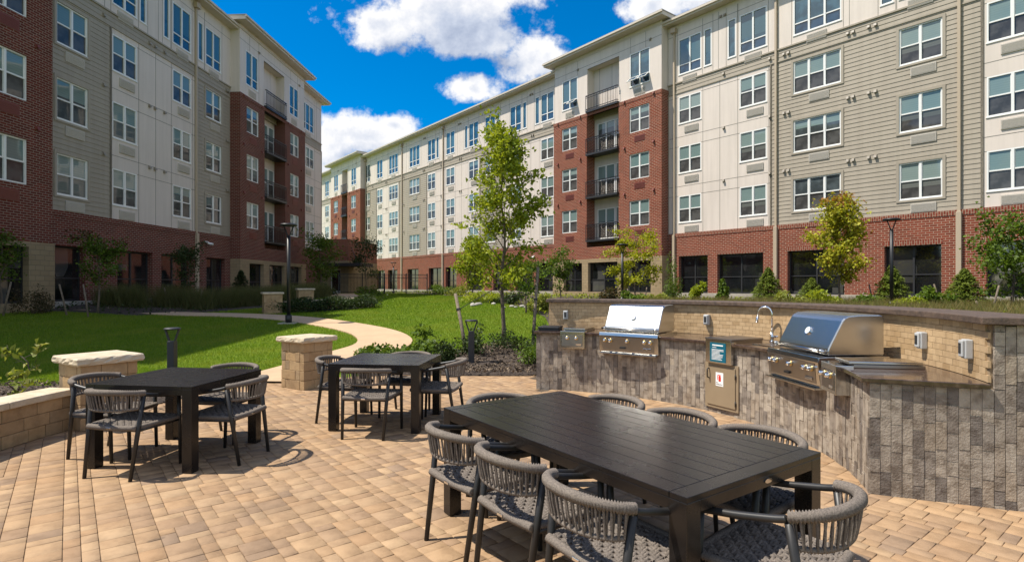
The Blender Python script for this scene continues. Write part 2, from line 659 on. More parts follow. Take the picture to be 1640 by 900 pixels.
def thing(name, label, cat, loc=(0, 0, 0), rz=0, group=None):
    o = bpy.data.objects.new(name, None)
    o.empty_display_size = .2
    o.location = loc
    o.rotation_euler = (0, 0, rz)
    link(o)
    return tag(o, label, cat, group)


def kids(o):
    return [c for c in bpy.data.objects if c.parent == o]


def copy_tree(o, parent=None):
    c = o.copy()
    COL.objects.link(c)
    c.parent = parent
    for ch in kids(o):
        copy_tree(ch, c)
    return c


def inpoly(x, y, poly):
    x = np.asarray(x)
    y = np.asarray(y)
    r = np.zeros(x.shape, bool)
    n = len(poly)
    for i in range(n):
        x0, y0 = poly[i]
        x1, y1 = poly[(i + 1) % n]
        if y0 == y1:
            continue
        c = ((y0 > y) != (y1 > y)) & (x < (x1 - x0) * (y - y0) / (y1 - y0) + x0)
        r ^= c
    return r


# ------------------------------------------------------------------ terrain
KC = (-0.27, 5.57)      # centre of the curved patio and kitchen
KR = 3.28               # radius of the counter front


def sst(a, b, x):
    t = np.clip((x - a) / (b - a), 0, 1)
    return t * t * (3 - 2 * t)


def hgt(x, y):
    x = np.asarray(x, float)
    y = np.asarray(y, float)
    ramp = np.clip(.033 * (y - 11), 0, .82)
    left = .26 * sst(-13, -18, x) * sst(6, 14, y)
    d = np.hypot(x - KC[0], y - KC[1])
    right = .72 * sst(5.2, 8.0, d) * sst(.5, 4.5, x)
    z = np.maximum(ramp + left, right)
    return np.minimum(z, .86)


def hz(x, y):
    return float(hgt(x, y))


def smooth_path(pts, n=8):
    pts = [Vector((*p, 0)) if len(p) == 2 else Vector(p) for p in pts]
    out = []
    for i in range(len(pts) - 1):
        p0, p1, p2, p3 = pts[max(i - 1, 0)], pts[i], pts[i + 1], pts[min(i + 2, len(pts) - 1)]
        for j in range(n):
            t = j / n
            out.append(.5 * ((2 * p1) + (p2 - p0) * t + (2 * p0 - 5 * p1 + 4 * p2 - p3) * t * t + (-p0 + 3 * p1 - 3 * p2 + p3) * t ** 3))
    out.append(pts[-1])
    return out


def ribbon_poly(pts, width):
    p = smooth_path(pts)
    L, Rr = [], []
    for i, q in enumerate(p):
        t = (p[min(i + 1, len(p) - 1)] - p[max(i - 1, 0)]).normalized()
        n = Vector((-t.y, t.x, 0))
        L.append(((q + n * width / 2).x, (q + n * width / 2).y))
        Rr.append(((q - n * width / 2).x, (q - n * width / 2).y))
    return L, Rr


PATH1 = [(-4.05, 9.3), (-3.95, 10.4), (-3.7, 12), (-3.28, 14.3), (-4.02, 16.6), (-5.65, 18.8), (-7.9, 21.0), (-10.6, 22.6), (-14, 23.3), (-17.5, 23.0)]
PATH2 = [(-9.4, 31.0), (-10.8, 36), (-12.6, 42), (-14.4, 47.5), (-15.2, 50)]
P1L, P1R = ribbon_poly(PATH1, 1.42)
P2L, P2R = ribbon_poly(PATH2, 2.2)
POLY_P1 = P1L + P1R[::-1]
POLY_P2 = P2L + P2R[::-1]


def strip(name, Lf, Rt, dz, m, th=.05):
    mb = MB()
    k = 4
    for i in range(len(Lf) - 1):
        for j in range(k):
            q = []
            for (ii, jj) in ((i, j), (i, j + 1), (i + 1, j + 1), (i + 1, j)):
                a, b, t = Lf[ii], Rt[ii], jj / k
                x, y = a[0] * (1 - t) + b[0] * t, a[1] * (1 - t) + b[1] * t
                q.append((x, y, hz(x, y) + dz))
            mb.quad(*q)
        for E_ in (Lf, Rt):
            a, b = E_[i], E_[i + 1]
            za, zb = hz(*a) + dz, hz(*b) + dz
            mb.quad((*a, za), (*b, zb), (*b, zb - th), (*a, za - th))
    o = mb.build(name, m)
    return tag(o, kind='structure')


# ground sheet
gx = np.unique(np.concatenate([np.linspace(-1200, -60, 12), np.linspace(-60, -24, 13), np.linspace(-24, 24, 97), np.linspace(24, 60, 13), np.linspace(60, 1200, 12)]))
gy = np.unique(np.concatenate([np.linspace(-300, -20, 6), np.linspace(-20, 4, 13), np.linspace(4, 60, 113), np.linspace(60, 110, 15), np.linspace(110, 1500, 12)]))
XX, YY = np.meshgrid(gx, gy)
ZZ = hgt(XX, YY)
dd = np.hypot(XX - KC[0], YY - KC[1])
ZZ = ZZ - .09 * (1 - sst(4.3, 5.2, dd)) - .09 * ((YY < 6) & (dd > 4) & (XX > -6)) + .0
nx, ny = len(gx), len(gy)
idx = np.arange(nx * ny).reshape(ny, nx)
fc = np.stack([idx[:-1, :-1], idx[:-1, 1:], idx[1:, 1:], idx[1:, :-1]], -1).reshape(-1, 4)
go_ = bpy.data.objects.new('ground', fast_mesh('ground', np.stack([XX, YY, ZZ], -1).reshape(-1, 3), fc, [M_LAWN], True))
tag(link(go_), kind='structure')
strip('garden_path', P1L, P1R, .035, M_PATH)
strip('entrance_walk', P2L, P2R, .035, M_PATH)


def drape(name, poly, dz, m, res=.35, lump=0., seed=1, kind='structure'):
    """a bed laid over the terrain, its outline densified, its middle gently uneven"""
    rng = np.random.default_rng(seed)
    b = []
    for i in range(len(poly)):
        p, q = Vector(poly[i]), Vector(poly[(i + 1) % len(poly)])
        k = max(1, int((q - p).length / res))
        b += [p.lerp(q, t / k) for t in range(k)]
    n = len(b)
    bx = [p.x for p in b]
    by = [p.y for p in b]
    xs = np.arange(min(bx), max(bx), res)
    ys = np.arange(min(by), max(by), res)
    X, Y = np.meshgrid(xs, ys)
    X = X + rng.uniform(-.25, .25, X.shape) * res
    Y = Y + rng.uniform(-.25, .25, Y.shape) * res
    k = inpoly(X, Y, [(p.x, p.y) for p in b])
    pts = b + [Vector((x, y)) for x, y in zip(X[k], Y[k])]
    vs_, es_, fs_, *_ = delaunay_2d_cdt(pts, [(i, (i + 1) % n) for i in range(n)], [], 1, 1e-4)
    mb = MB()
    out = []
    B = np.array([(p.x, p.y) for p in b])
    for v in vs_:
        de = np.min(np.hypot(B[:, 0] - v.x, B[:, 1] - v.y))
        out.append((v.x, v.y, hz(v.x, v.y) + dz + lump * min(1, de / .7) * (1 + .3 * rng.uniform(-1, 1))))
    mb.add(out, [tuple(f) for f in fs_])
    o = mb.build(name, m, smooth=True)
    return tag(o, kind=kind)


BED_TREE = [(-2.05, 10.15), (-.9, 10.06), (.30, 10.02), (.75, 10.5), (1.3, 11.4), (1.0, 13.0), (.4, 14.1), (-.45, 14.3), (-1.05, 13.3), (-1.5, 12.4), (-2.2, 12.2), (-2.9, 12.6), (-3.05, 11.8), (-2.95, 10.6), (-2.7, 9.95)]
BED_LEFT = [(-5.05, 4.2), (-5.05, 6.9), (-4.95, 7.1), (-4.7, 8.2), (-4.62, 9.3), (-4.95, 9.9), (-5.6, 9.5), (-6.4, 9.1), (-8.0, 9.0), (-11, 9.2), (-11, 3.5), (-5.3, 3.5)]
BED_BLDG = [(-19.6, 8), (-19.6, 21.5), (-17.3, 21.6), (-14.8, 21.9), (-13.2, 24.3), (-12.2, 26.5), (-11.4, 29), (-11.8, 33), (-14.5, 45), (-16.6, 52), (-19, 52), (-20.5, 22), (-21, 8)]
BED_HEDGE = [(-10.1, 23.9), (-8.6, 24.6), (-7.2, 26.2), (-7.1, 27.6), (-8.4, 27.2), (-10.4, 26.0), (-11.2, 24.6)]
BED_RIGHT = [(2.0, 11.6), (1.2, 15), (1.3, 22), (.6, 27), (-.8, 32), (-3.0, 37), (-6.5, 46), (-9, 52), (-13, 56), (-14, 61), (-5, 60), (9, 39), (20, 25), (26, 17), (26, 4), (9, 4), (6.6, 8.5), (4.5, 11.0)]
drape('tree_bed', BED_TREE, .012, M_MULCH, .2, .07, 2)
drape('planting_bed', BED_LEFT, .012, M_MULCH, .25, .05, 3)
drape('building_bed', BED_BLDG, .012, M_MULCH, .5, .03, 4)
drape('hedge_bed', BED_HEDGE, .012, M_MULCH, .4, .03, 5)
drape('perennial_bed', BED_RIGHT, .012, M_MULCH, .7, .02, 6)


# ------------------------------------------------------------------ patio pavers
def patio():
    random.seed(4)
    d = np.array((-.62, .785))
    c = np.array((.785, .62))
    poly = [(-6.2, -.5), (5.5, -.5), (4.6, 3.6), (3.4, 4.2), (3.2, 4.6), (3.4, 7.2), (.9, 9.0), (.42, 8.6), (.40, 10.1), (-.9, 10.14), (-2.3, 10.2), (-3.0, 9.9), (-4.75, 9.75), (-4.8, 8.0), (-5.2, 6.6), (-5.2, 5.0), (-5.2, 3.0)]
    V, F = [], []
    g = .0018

    def stone(t, sx, ln, wd):
        ctr = d * (t + ln / 2) + c * (sx + wd / 2)
        if not inpoly(ctr[0], ctr[1], poly):
            return
        z = random.uniform(-.0018, .0018)
        o = len(V)
        for (ins, zz) in ((g, -.03), (g, z - .003), (g + .003, z)):
            for (a, b) in ((0, 0), (1, 0), (1, 1), (0, 1)):
                p = d * (t + (ins if a == 0 else ln - ins)) + c * (sx + (ins if b == 0 else wd - ins))
                V.append((p[0], p[1], zz))
        F.append((o + 8, o + 9, o + 10, o + 11))
        for L_ in (0, 4):
            for j in range(4):
                F.append((o + L_ + j, o + L_ + (j + 1) % 4, o + L_ + 4 + (j + 1) % 4, o + L_ + 4 + j))

    U = .090
    pats = [[(0, 0, 2, 2), (2, 0, 1, 2), (0, 2, 2, 1), (2, 2, 1, 1)], [(0, 0, 2, 1), (2, 0, 1, 1), (0, 1, 1, 2), (1, 1, 2, 2)],
            [(0, 0, 1, 2), (1, 0, 2, 2), (0, 2, 1.5, 1), (1.5, 2, 1.5, 1)], [(0, 0, 1.5, 1), (1.5, 0, 1.5, 1), (0, 1, 2, 2), (2, 1, 1, 2)],
            [(0, 0, 1.5, 2), (1.5, 0, 1.5, 2), (0, 2, 2, 1), (2, 2, 1, 1)], [(0, 0, 2, 1.5), (2, 0, 1, 1.5), (0, 1.5, 1, 1.5), (1, 1.5, 2, 1.5)]]
    s = -12.0
    while s < 12:
        t = -11 + random.random() * .4
        if random.random() < .45:
            while t < 14:
                for (a, b, e, f_) in random.choice(pats):
                    stone(t + a * U, s + b * U, e * U, f_ * U)
                t += 3 * U
            s += 3 * U
        else:
            wd = random.choice((U, U, 1.5 * U, 2 * U))
            while t < 14:
                ln = random.choice((U, 1.5 * U, 1.5 * U, 2 * U))
                stone(t, s, ln, wd)
                t += ln
            s += wd
    me = fast_mesh('patio_paving', V, F, [M_PAVE])
    bm = bmesh.new()
    bm.from_mesh(me)
    bmesh.ops.recalc_face_normals(bm, faces=bm.faces)
    bm.to_mesh(me)
    bm.free()
    tag(link(bpy.data.objects.new('patio_paving', me)), kind='structure')
    mb = MB()
    poly2 = [(-6.4, -.7), (6.5, -.7), (5.5, 3.9), (4.2, 7.6), (1.2, 9.6), (.5, 10.16), (-2.3, 10.22), (-4.78, 9.8), (-5.25, 6.6)]
    mb.add([(x, y, -.009) for x, y in poly2], [tuple(range(len(poly2)))])
    tag(mb.build('patio_bed', M_SAND), kind='structure')


patio()


# ------------------------------------------------------------------ buildings
def wall_part(bld, name, m, s0, s1, z0, z1, y, ops=(), depth=.09, lap=0, axis='x', into=None):
    """a wall face with real openings and reveals; laps are real overlapping boards"""
    mb = into or MB()
    sg = 1 if axis in ('x', '-x') else -1

    def P(s_, dp, z):
        if axis == 'x':
            return (s_, y + dp, z)
        return (y + (dp if axis == '-x' else -dp), s_, z)
    ops = [(max(a, s0), min(b, s1), max(c, z0), min(d_, z1)) for a, b, c, d_ in ops if a < s1 and b > s0 and c < z1 and d_ > z0]
    xs = sorted({s0, s1, *[o[0] for o in ops], *[o[1] for o in ops]})
    zs = sorted({z0, z1, *[o[2] for o in ops], *[o[3] for o in ops]})
    for i in range(len(xs) - 1):
        for j in range(len(zs) - 1):
            xm, zm = (xs[i] + xs[i + 1]) / 2, (zs[j] + zs[j + 1]) / 2
            if any(o[0] < xm < o[1] and o[2] < zm < o[3] for o in ops):
                continue
            a, b, c, d_ = xs[i], xs[i + 1], zs[j], zs[j + 1]
            if not lap:
                mb.quad(P(a, 0, c), P(b, 0, c), P(b, 0, d_), P(a, 0, d_))
            else:
                k0 = math.floor((c - z0) / lap + 1e-6)
                z = c
                while z < d_ - 1e-6:
                    zt = min(d_, z0 + (k0 + 1) * lap)
                    fo = lambda q: -.018 * (1 - (q - z0 - k0 * lap) / lap)
                    mb.quad(P(a, fo(z), z), P(b, fo(z), z), P(b, fo(zt), zt), P(a, fo(zt), zt))
                    mb.quad(P(a, 0, z), P(b, 0, z), P(b, fo(z), z), P(a, fo(z), z))
                    k0 += 1
                    z = zt
    for a, b, c, d_ in ops:
        mb.quad(P(a, 0, c), P(a, depth, c), P(a, depth, d_), P(a, 0, d_))
        mb.quad(P(b, 0, c), P(b, depth, c), P(b, depth, d_), P(b, 0, d_))
        mb.quad(P(a, 0, c), P(b, 0, c), P(b, depth, c), P(a, depth, c))
        mb.quad(P(a, 0, d_), P(b, 0, d_), P(b, depth, d_), P(a, depth, d_))
    if into is None:
        return mb.build(name, m, bld)


WCACHE = {}


def win_meshes(w_, h_, n, kind):
    key = (round(w_, 2), round(h_, 2), n, kind)
    if key in WCACHE:
        return WCACHE[key]
    fr, gl = MB(), MB()
    e, mu = .06, .10
    y0, y1 = -.02, .06
    fr.box(0, w_, y0, y1, 0, e)
    fr.box(0, w_, y0, y1, h_ - e, h_)
    fr.box(0, e, y0 - .001, y1, e, h_ - e)
    fr.box(w_ - e, w_, y0 - .001, y1, e, h_ - e)
    uw = (w_ - 2 * e - (n - 1) * mu) / n
    rail = {'hung': .5, 'case': .27, 'narrow': 0, 'door': .52}[kind] * h_
    for i in range(n):
        xa = e + i * (uw + mu)
        if i:
            fr.box(xa - mu, xa, y0 - .002, y1, e, h_ - e)
        if rail:
            fr.box(xa, xa + uw, .002, y1, rail - .03, rail + .03)
            gl.m = 0
            gl.quad((xa, .03, rail), (xa + uw, .03, rail), (xa + uw, .03, h_ - e), (xa, .03, h_ - e))
            gl.m = 1
            gl.quad((xa, .04, e), (xa + uw, .04, e), (xa + uw, .04, rail), (xa, .04, rail))
            if kind == 'hung':   # sash stiles
                for q in (xa, xa + uw - .028):
                    fr.box(q, q + .028, .012, .05, rail + .03, h_ - e)
        else:
            gl.m = 0
            gl.quad((xa, .03, e), (xa + uw, .03, e), (xa + uw, .03, h_ - e), (xa, .03, h_ - e))
    # sill, a little proud
    fr.box(-.03, w_ + .03, y0 - .035, y0 + .001, -.045, .0)
    gm = [M_GBL, M_GAW] if kind in ('case', 'narrow') else [M_GUP, M_GLO]
    WCACHE[key] = (fr.mesh('window_frame', M_WHITE), gl.mesh('pane', gm))
    return WCACHE[key]


def window(bld, a, b, z0, z1, n, kind, y):
    fm, gm = win_meshes(b - a, z1 - z0, n, kind)
    nm = {'hung': 'window', 'case': 'casement_window', 'narrow': 'casement_window', 'door': 'balcony_door'}[kind]
    o = bpy.data.objects.new(nm, fm)
    o.location = (a, y + .02, z0)
    link(o, bld)
    g = bpy.data.objects.new('pane', gm)
    link(g, o)
    return o


def box_mesh_cached(key, fn):
    if key not in WCACHE:
        WCACHE[key] = fn()
    return WCACHE[key]


def grille(bld, x, z, y, m, w_=.95):
    def fn():
        mb = MB()
        mb.box(-w_ / 2, w_ / 2, -.05, .01, 0, .42)
        for i in range(9):
            mb.box(-w_ / 2 + .03, w_ / 2 - .03, -.062, -.05, .04 + i * .04, .057 + i * .04)
        return mb.mesh('vent_grille', m)
    o = bpy.data.objects.new('vent_grille', box_mesh_cached(('gr', w_, m.name), fn))
    o.location = (x, y, z)
    link(o, bld)


def hood(bld, x, z, y, m):
    def fn():
        mb = MB()
        mb.box(-.075, .075, -.02, .01, -.09, .09)
        mb.prism([(-.02, .08), (-.10, .05), (-.13, -.07), (-.02, -.05)], -.062, .062)
        return mb.mesh('vent_hood', m)
    o = bpy.data.objects.new('vent_hood', box_mesh_cached(('hood', m.name), fn))
    o.location = (x, y, z)
    link(o, bld)


def storefront(bld, a, b, z0, z1, y):
    mb = MB()
    mb.box(a, b, y + .26, y + .34, z0, z0 + .08)
    mb.box(a, b, y + .26, y + .34, z1 - .08, z1)
    n = max(1, round((b - a) / 1.3))
    for i in range(n + 1):
        x = a + (b - a) * i / n
        mb.box(max(a, x - .04), min(b, x + .04), y + .255, y + .34, z0 + .08, z1 - .08)
    zm = z0 + (z1 - z0) * .42
    mb.box(a, b, y + .262, y + .338, zm - .03, zm + .03)
    o = mb.build('storefront_window', M_DARKBAND, bld)
    g = MB()
    g.quad((a, y + .30, z0), (b, y + .30, z0), (b, y + .30, z1), (a, y + .30, z1))
    g.build('pane', M_STORE, o)


def roof_slab(bld, x0, x1, y0, y1, z, th=.30):
    mb = MB()
    mb.m = 0
    mb.box(x0, x1, y0, y1, z - th, z - .05)
    mb.m = 1
    mb.box(x0 - .04, x1 + .04, y0 - .05, y1 + .04, z - .052, z)
    mb.m = 0
    mb.box(x0 - .07, x1 + .07, y0 - .10, y0 - .002, z - .17, z - .053)
    mb.build('roof', [M_TRIM, M_ROOF], bld)


def downspout(bld, x, y, z0, zb, z1):
    mb = MB()
    mb.box(x - .06, x + .06, y - .13, y - .02, zb, z1)
    mb.box(x - .10, x + .10, y - .20, y - .01, z0, zb)
    mb.box(x - .19, x + .19, y - .26, y - .02, z1, z1 + .32)
    mb.build('downspout', M_DSP, bld, bev=.012)


def joints(bld, rects):
    mb = MB()
    for (x0, x1, z0, z1, y) in rects:
        mb.box(x0, x1, y - .006, y + .02, z0, z1)
    mb.build('panel_joints', M_JOINT, bld)


def railing(bld, x0, x1, y, z):
    mb = MB()
    mb.box(x0 - .05, x1 + .05, y - .16, y + .8, z - .17, z - .02)
    sl_ = mb.build('balcony', M_DARKBAND, bld)
    rb = MB()
    rb.box(x0 - .05, x1 + .05, y - .16, y - .11, z + 1.05, z + 1.10)
    rb.box(x0 - .05, x1 + .05, y - .155, y - .115, z + .90, z + .93)
    rb.box(x0 - .05, x1 + .05, y - .155, y - .115, z + .06, z + .10)
    n = int((x1 - x0) / .145)
    for i in range(n + 1):
        x = x0 - .03 + (x1 - x0 + .06) * i / n
        wd = .022 if i % 7 == 0 else .007
        rb.box(x - wd, x + wd, y - .146, y - .123, z - .02, z + 1.05)
    for x in (x0 - .05, x1 + .01):
        rb.box(x, x + .04, y - .11, y - .003, z + 1.05, z + 1.10)
        rb.box(x, x + .04, y - .11, y - .003, z + .06, z + .10)
    rb.build('railing', M_BLACK, sl_)


FLO = [(5.67, 7.40), (8.87, 10.60), (12.07, 13.80)]
F5 = (15.25, 17.53)


def bay(bld, x0, x1, proj, rec, wins, gopen, brick, ztop, tanz, dz):
    y = -proj
    zb = 14.45 + dz
    hung = [(a, b, c + dz, d_ + dz) for (a, b) in wins for (c, d_) in FLO]
    case = [(a, b, F5[0] + dz, F5[1] + dz) for (a, b) in wins]
    rz1 = 17.75 + dz
    recop = [(rec[0], rec[1], 4.45 + dz, rz1)]
    gz0, gz1 = 1.14 + dz, 3.30 + dz
    gops = [(a, b, gz0, gz1) for a, b in gopen]
    # stone base
    mb = MB()
    wall_part(None, '', None, x0 - .06, x1 + .06, -1, tanz, y - .04, gops, .3, into=mb)
    for xx, ax in ((x0 - .06, '-x'), (x1 + .06, '+x')):
        wall_part(None, '', None, y - .04, .05, -1, tanz, xx, axis=ax, into=mb)
    mb.quad((x0 - .06, y - .04, tanz), (x1 + .06, y - .04, tanz), (x1 + .06, y + .02, tanz), (x0 - .06, y + .02, tanz))
    mb.build('stone_base', M_TAN, bld)
    for o in gops:
        storefront(bld, *o, y - .04)
    mb = MB()
    wall_part(None, '', None, x0, x1, tanz - .01, zb, y, hung + recop, .11, into=mb)
    for xx, ax in ((x0, '-x'), (x1, '+x')):
        wall_part(None, '', None, y, .05, tanz - .01, zb, xx, axis=ax, into=mb)
    # brick returns of the balcony recess
    for xx, ax in ((rec[0] - .001, '+x'), (rec[1] + .001, '-x')):
        wall_part(None, '', None, y, y + .85, 4.45 + dz, zb, xx, axis=ax, into=mb)
    mb.build('brick_wall', brick, bld)
    mb = MB()
    mb.box(x0 - .02, x1 + .02, y - .022, y - .001, zb - .24, zb)
    mb.box(x1 + .0015, x1 + .02, y - .001, -.01, zb - .24, zb)
    sb = mb.build('brick_course', M_SOLD if brick is M_BRICK else M_BRICKD, bld)
    mb = MB()
    yc = y + .06
    wall_part(None, '', None, x0 + .05, x1 - .05, zb, ztop, yc, case + recop, .08, into=mb)
    for xx, ax in ((x0 + .05, '-x'), (x1 - .05, '+x')):
        wall_part(None, '', None, yc, .05, zb, ztop, xx, axis=ax, into=mb)
    mb.quad((x0, y, zb), (x1, y, zb), (x1, yc + .01, zb), (x0, yc + .01, zb))
    for xx, ax in ((rec[0] - .001, '+x'), (rec[1] + .001, '-x')):
        wall_part(None, '', None, yc, y + .85, zb, rz1, xx, axis=ax, into=mb)
    yb = y + .85
    wall_part(None, '', None, rec[0], rec[1], 4.45 + dz, rz1, yb, (), into=mb)
    mb.quad((rec[0], yc, rz1), (rec[1], yc, rz1), (rec[1], yb, rz1), (rec[0], yb, rz1))
    mb.build('panel_wall', M_CREAM, bld)
    js = []
    for q in np.linspace(x0 + .05, x1 - .05, 9)[1:-1]:
        for (za, zc) in ((zb, 15.1 + dz), (17.75 + dz, ztop - .3)) if rec[0] - .1 < q < rec[1] + .1 else ((zb, ztop - .3),):
            if any(a - .05 < q < b + .05 for a, b in wins):
                js.append((q - .012, q + .012, 17.6 + dz, ztop - .3, yc))
            elif not rec[0] - .1 < q < rec[1] + .1:
                js.append((q - .012, q + .012, za, zc, yc))
    js.append((x0 + .05, x1 - .05, 18.0 + dz, 18.025 + dz, yc))
    joints(bld, js)
    for (a, b, c, d_) in hung:
        window(bld, a, b, c, d_, 2, 'hung', y + .05)
        grille(bld, (a + b) / 2 + .05, c - .68, y + .03, M_GRILLEB if brick is M_BRICK else M_GRILLEB, .9)
    for (a, b, c, d_) in case:
        window(bld, a, b, c, d_, 2, 'case', yc)
        grille(bld, (a + b) / 2, c - .66, yc + .01, M_GRILLE, .9)
    for i, z in enumerate((5.0, 8.2, 11.4, 14.6)):
        z += dz
        railing(bld, rec[0] + .06, rec[1] - .06, y, z)
        ww = rec[1] - rec[0]
        if ww > 2.5:
            window(bld, rec[0] + .35, rec[0] + 2.05, z + .08, z + 2.30, 2, 'door', yb - .06)
            window(bld, rec[0] + 2.14, rec[0] + 2.98, z + .05, z + 2.30, 1, 'door', yb - .06)
        else:
            window(bld, rec[0] + .2, rec[1] - .2, z + .05, z + 2.30, 2, 'door', yb - .06)
    for (a, b, c, d_) in hung:
        hood(bld, b + .38, d_ + .55, y, M_GRILLEB)
        hood(bld, a - .42, d_ + .55, y, M_GRILLEB)
    for a, b in wins:
        hood(bld, (a + b) / 2 + .9, 18.0 + dz, yc, M_HOOD)
    roof_slab(bld, x0 - .5, x1 + .5, y - .65, 6, ztop + .25, .30)


def main_wall(bld, xs0, xs1, zones, wins, wins5, gopen, brick, dz, ztop, skip):
    """zones: (x0,x1,'panel'|'siding'); windows (a,b,n); skip: bay spans where the plain wall is not seen"""
    zb = 4.97 + dz
    hung = [(a, b, c + dz, d_ + dz) for (a, b, n) in wins for (c, d_) in FLO]
    case = [(a, b, F5[0] + dz, F5[1] + dz) for (a, b, n) in wins5]
    pm, sm = MB(), MB()
    js = []
    for (a, b, kind) in zones:
        if kind == 'panel':
            wall_part(None, '', None, a, b, zb, 14.1 + dz, 0, hung, .06, into=pm)
            ins = [o for o in wins if o[0] >= a - .1 and o[1] <= b + .1]
            # vertical and horizontal reveals between panels
            vx = sorted({a + .02, b - .02, *[o[0] - .12 for o in ins], *[o[1] + .12 for o in ins]})
            ext = []
            for q0, q1 in zip(vx[:-1], vx[1:]):
                if q1 - q0 > 1.7 and not any(o[0] < (q0 + q1) / 2 < o[1] for o in ins):
                    ext.append((q0 + q1) / 2)
            for q in vx + ext:
                js.append((q - .012, q + .012, zb, 14.1 + dz, 0))
            for (c, d_) in FLO:
                for zz in (c - .85 + dz, d_ + .0 + dz):
                    segs = [(a, b)]
                    if zz > c + dz:
                        pts = [a] + [v for o in ins for v in (o[0], o[1])] + [b]
                        segs = list(zip(pts[::2], pts[1::2]))
                    for q0, q1 in segs:
                        if q1 - q0 > .1:
                            js.append((q0, q1, zz - .012, zz + .012, 0))
        else:
            wall_part(None, '', None, a, b, zb, 14.1 + dz, 0, hung, .06, lap=.22, into=sm)
    wall_part(None, '', None, xs0, xs1, 14.1 + dz, 14.75 + dz, 0, (), lap=.22, into=sm)
    wall_part(None, '', None, xs0, xs1, 14.75 + dz, ztop, 0, case, .06, into=pm)
    pm.build('panel_wall', M_CREAM, bld)
    sm.build('siding_wall', M_SIDE, bld)
    vx = sorted({v for o in wins5 for v in (o[0] - .1, o[1] + .1)})
    for q in vx:
        js.append((q - .012, q + .012, 14.8 + dz, ztop - .3, 0))
    q = xs0 + 1.2
    while q < xs1:
        if not any(a - .3 < q < b + .3 for a, b, n in wins5):
            js.append((q - .012, q + .012, 14.8 + dz, ztop - .3, 0))
        q += 1.22
    js.append((xs0, xs1, 17.85 + dz, 17.875 + dz, 0))
    joints(bld, js)
    tm = MB()
    tm.box(xs0, xs1, -.07, .0, 14.72 + dz, 14.80 + dz)
    tm.box(xs0, xs1, -.05, .0, 14.06 + dz, 14.13 + dz)
    for (a, b, kind) in zones:
        for q in (a, b):
            tm.box(q - .05, q + .05, -.04, 0.0, zb, 14.06 + dz)
    # casings around the windows set in siding
    for (a, b, kind) in zones:
        if kind == 'siding':
            for (p, q, c, d_) in hung:
                if p >= a - .1 and q <= b + .1:
                    tm.box(p - .12, p, -.045, .01, c - .12, d_ + .12)
                    tm.box(q, q + .12, -.045, .01, c - .12, d_ + .12)
                    tm.box(p, q, -.046, .01, d_, d_ + .12)
                    tm.box(p, q, -.046, .01, c - .12, c - .03)
    tm.build('wall_trim', M_SIDE, bld)
    for (a, b, n) in wins:
        for (c, d_) in FLO:
            window(bld, a, b, c + dz, d_ + dz, n, 'hung', 0)
            grille(bld, (a + b) / 2 + .12, c - .64 + dz, 0, M_GRILLE, 1.0)
    for (a, b, n) in wins5:
        window(bld, a, b, F5[0] + dz, F5[1] + dz, n, 'narrow' if b - a < .9 else 'case', 0)
        if n > 1:
            grille(bld, (a + b) / 2, F5[0] - .62 + dz, 0, M_GRILLE, 1.0)
    gz0, gz1 = 1.14 + dz, 3.50 + dz
    gops = [(a, b, gz0, gz1) for a, b in gopen]
    mb = MB()
    wall_part(None, '', None, xs0, xs1, gz0, zb, -.06, gops, .28, into=mb)
    mb.quad((xs0, -.06, zb), (xs1, -.06, zb), (xs1, .03, zb), (xs0, .03, zb))
    mb.build('brick_wall', brick, bld)
    mb = MB()
    mb.box(xs0, xs1, -.085, -.061, zb - .22, zb + .012)
    for a, b, c, d_ in gops:
        mb.box(a - .05, b + .05, -.075, -.061, d_, d_ + .22)
    mb.build('brick_course', M_SOLD if brick is M_BRICK else M_BRICKD, bld)
    mb = MB()
    mb.box(xs0, xs1, -.10, .2, -1, gz0)
    mb.build('foundation', M_CONC, bld)
    for o in gops:
        storefront(bld, *o, -.06)
    # body behind the facade
    mb = MB()
    mb.quad((xs0, .02, -1), (xs0, 16, -1), (xs0, 16, ztop), (xs0, .02, ztop))
    mb.quad((xs1, .02, -1), (xs1, 16, -1), (xs1, 16, ztop), (xs1, .02, ztop))
    mb.quad((xs0, 16, -1), (xs1, 16, -1), (xs1, 16, ztop), (xs0, 16, ztop))
    mb.build('rear_walls', M_CREAM, bld)
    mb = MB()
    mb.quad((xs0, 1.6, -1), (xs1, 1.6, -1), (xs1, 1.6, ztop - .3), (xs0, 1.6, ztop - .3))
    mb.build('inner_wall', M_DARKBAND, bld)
    roof_slab(bld, xs0 - .5, xs1 + .6, -.6, 16.4, ztop + .22, .28)


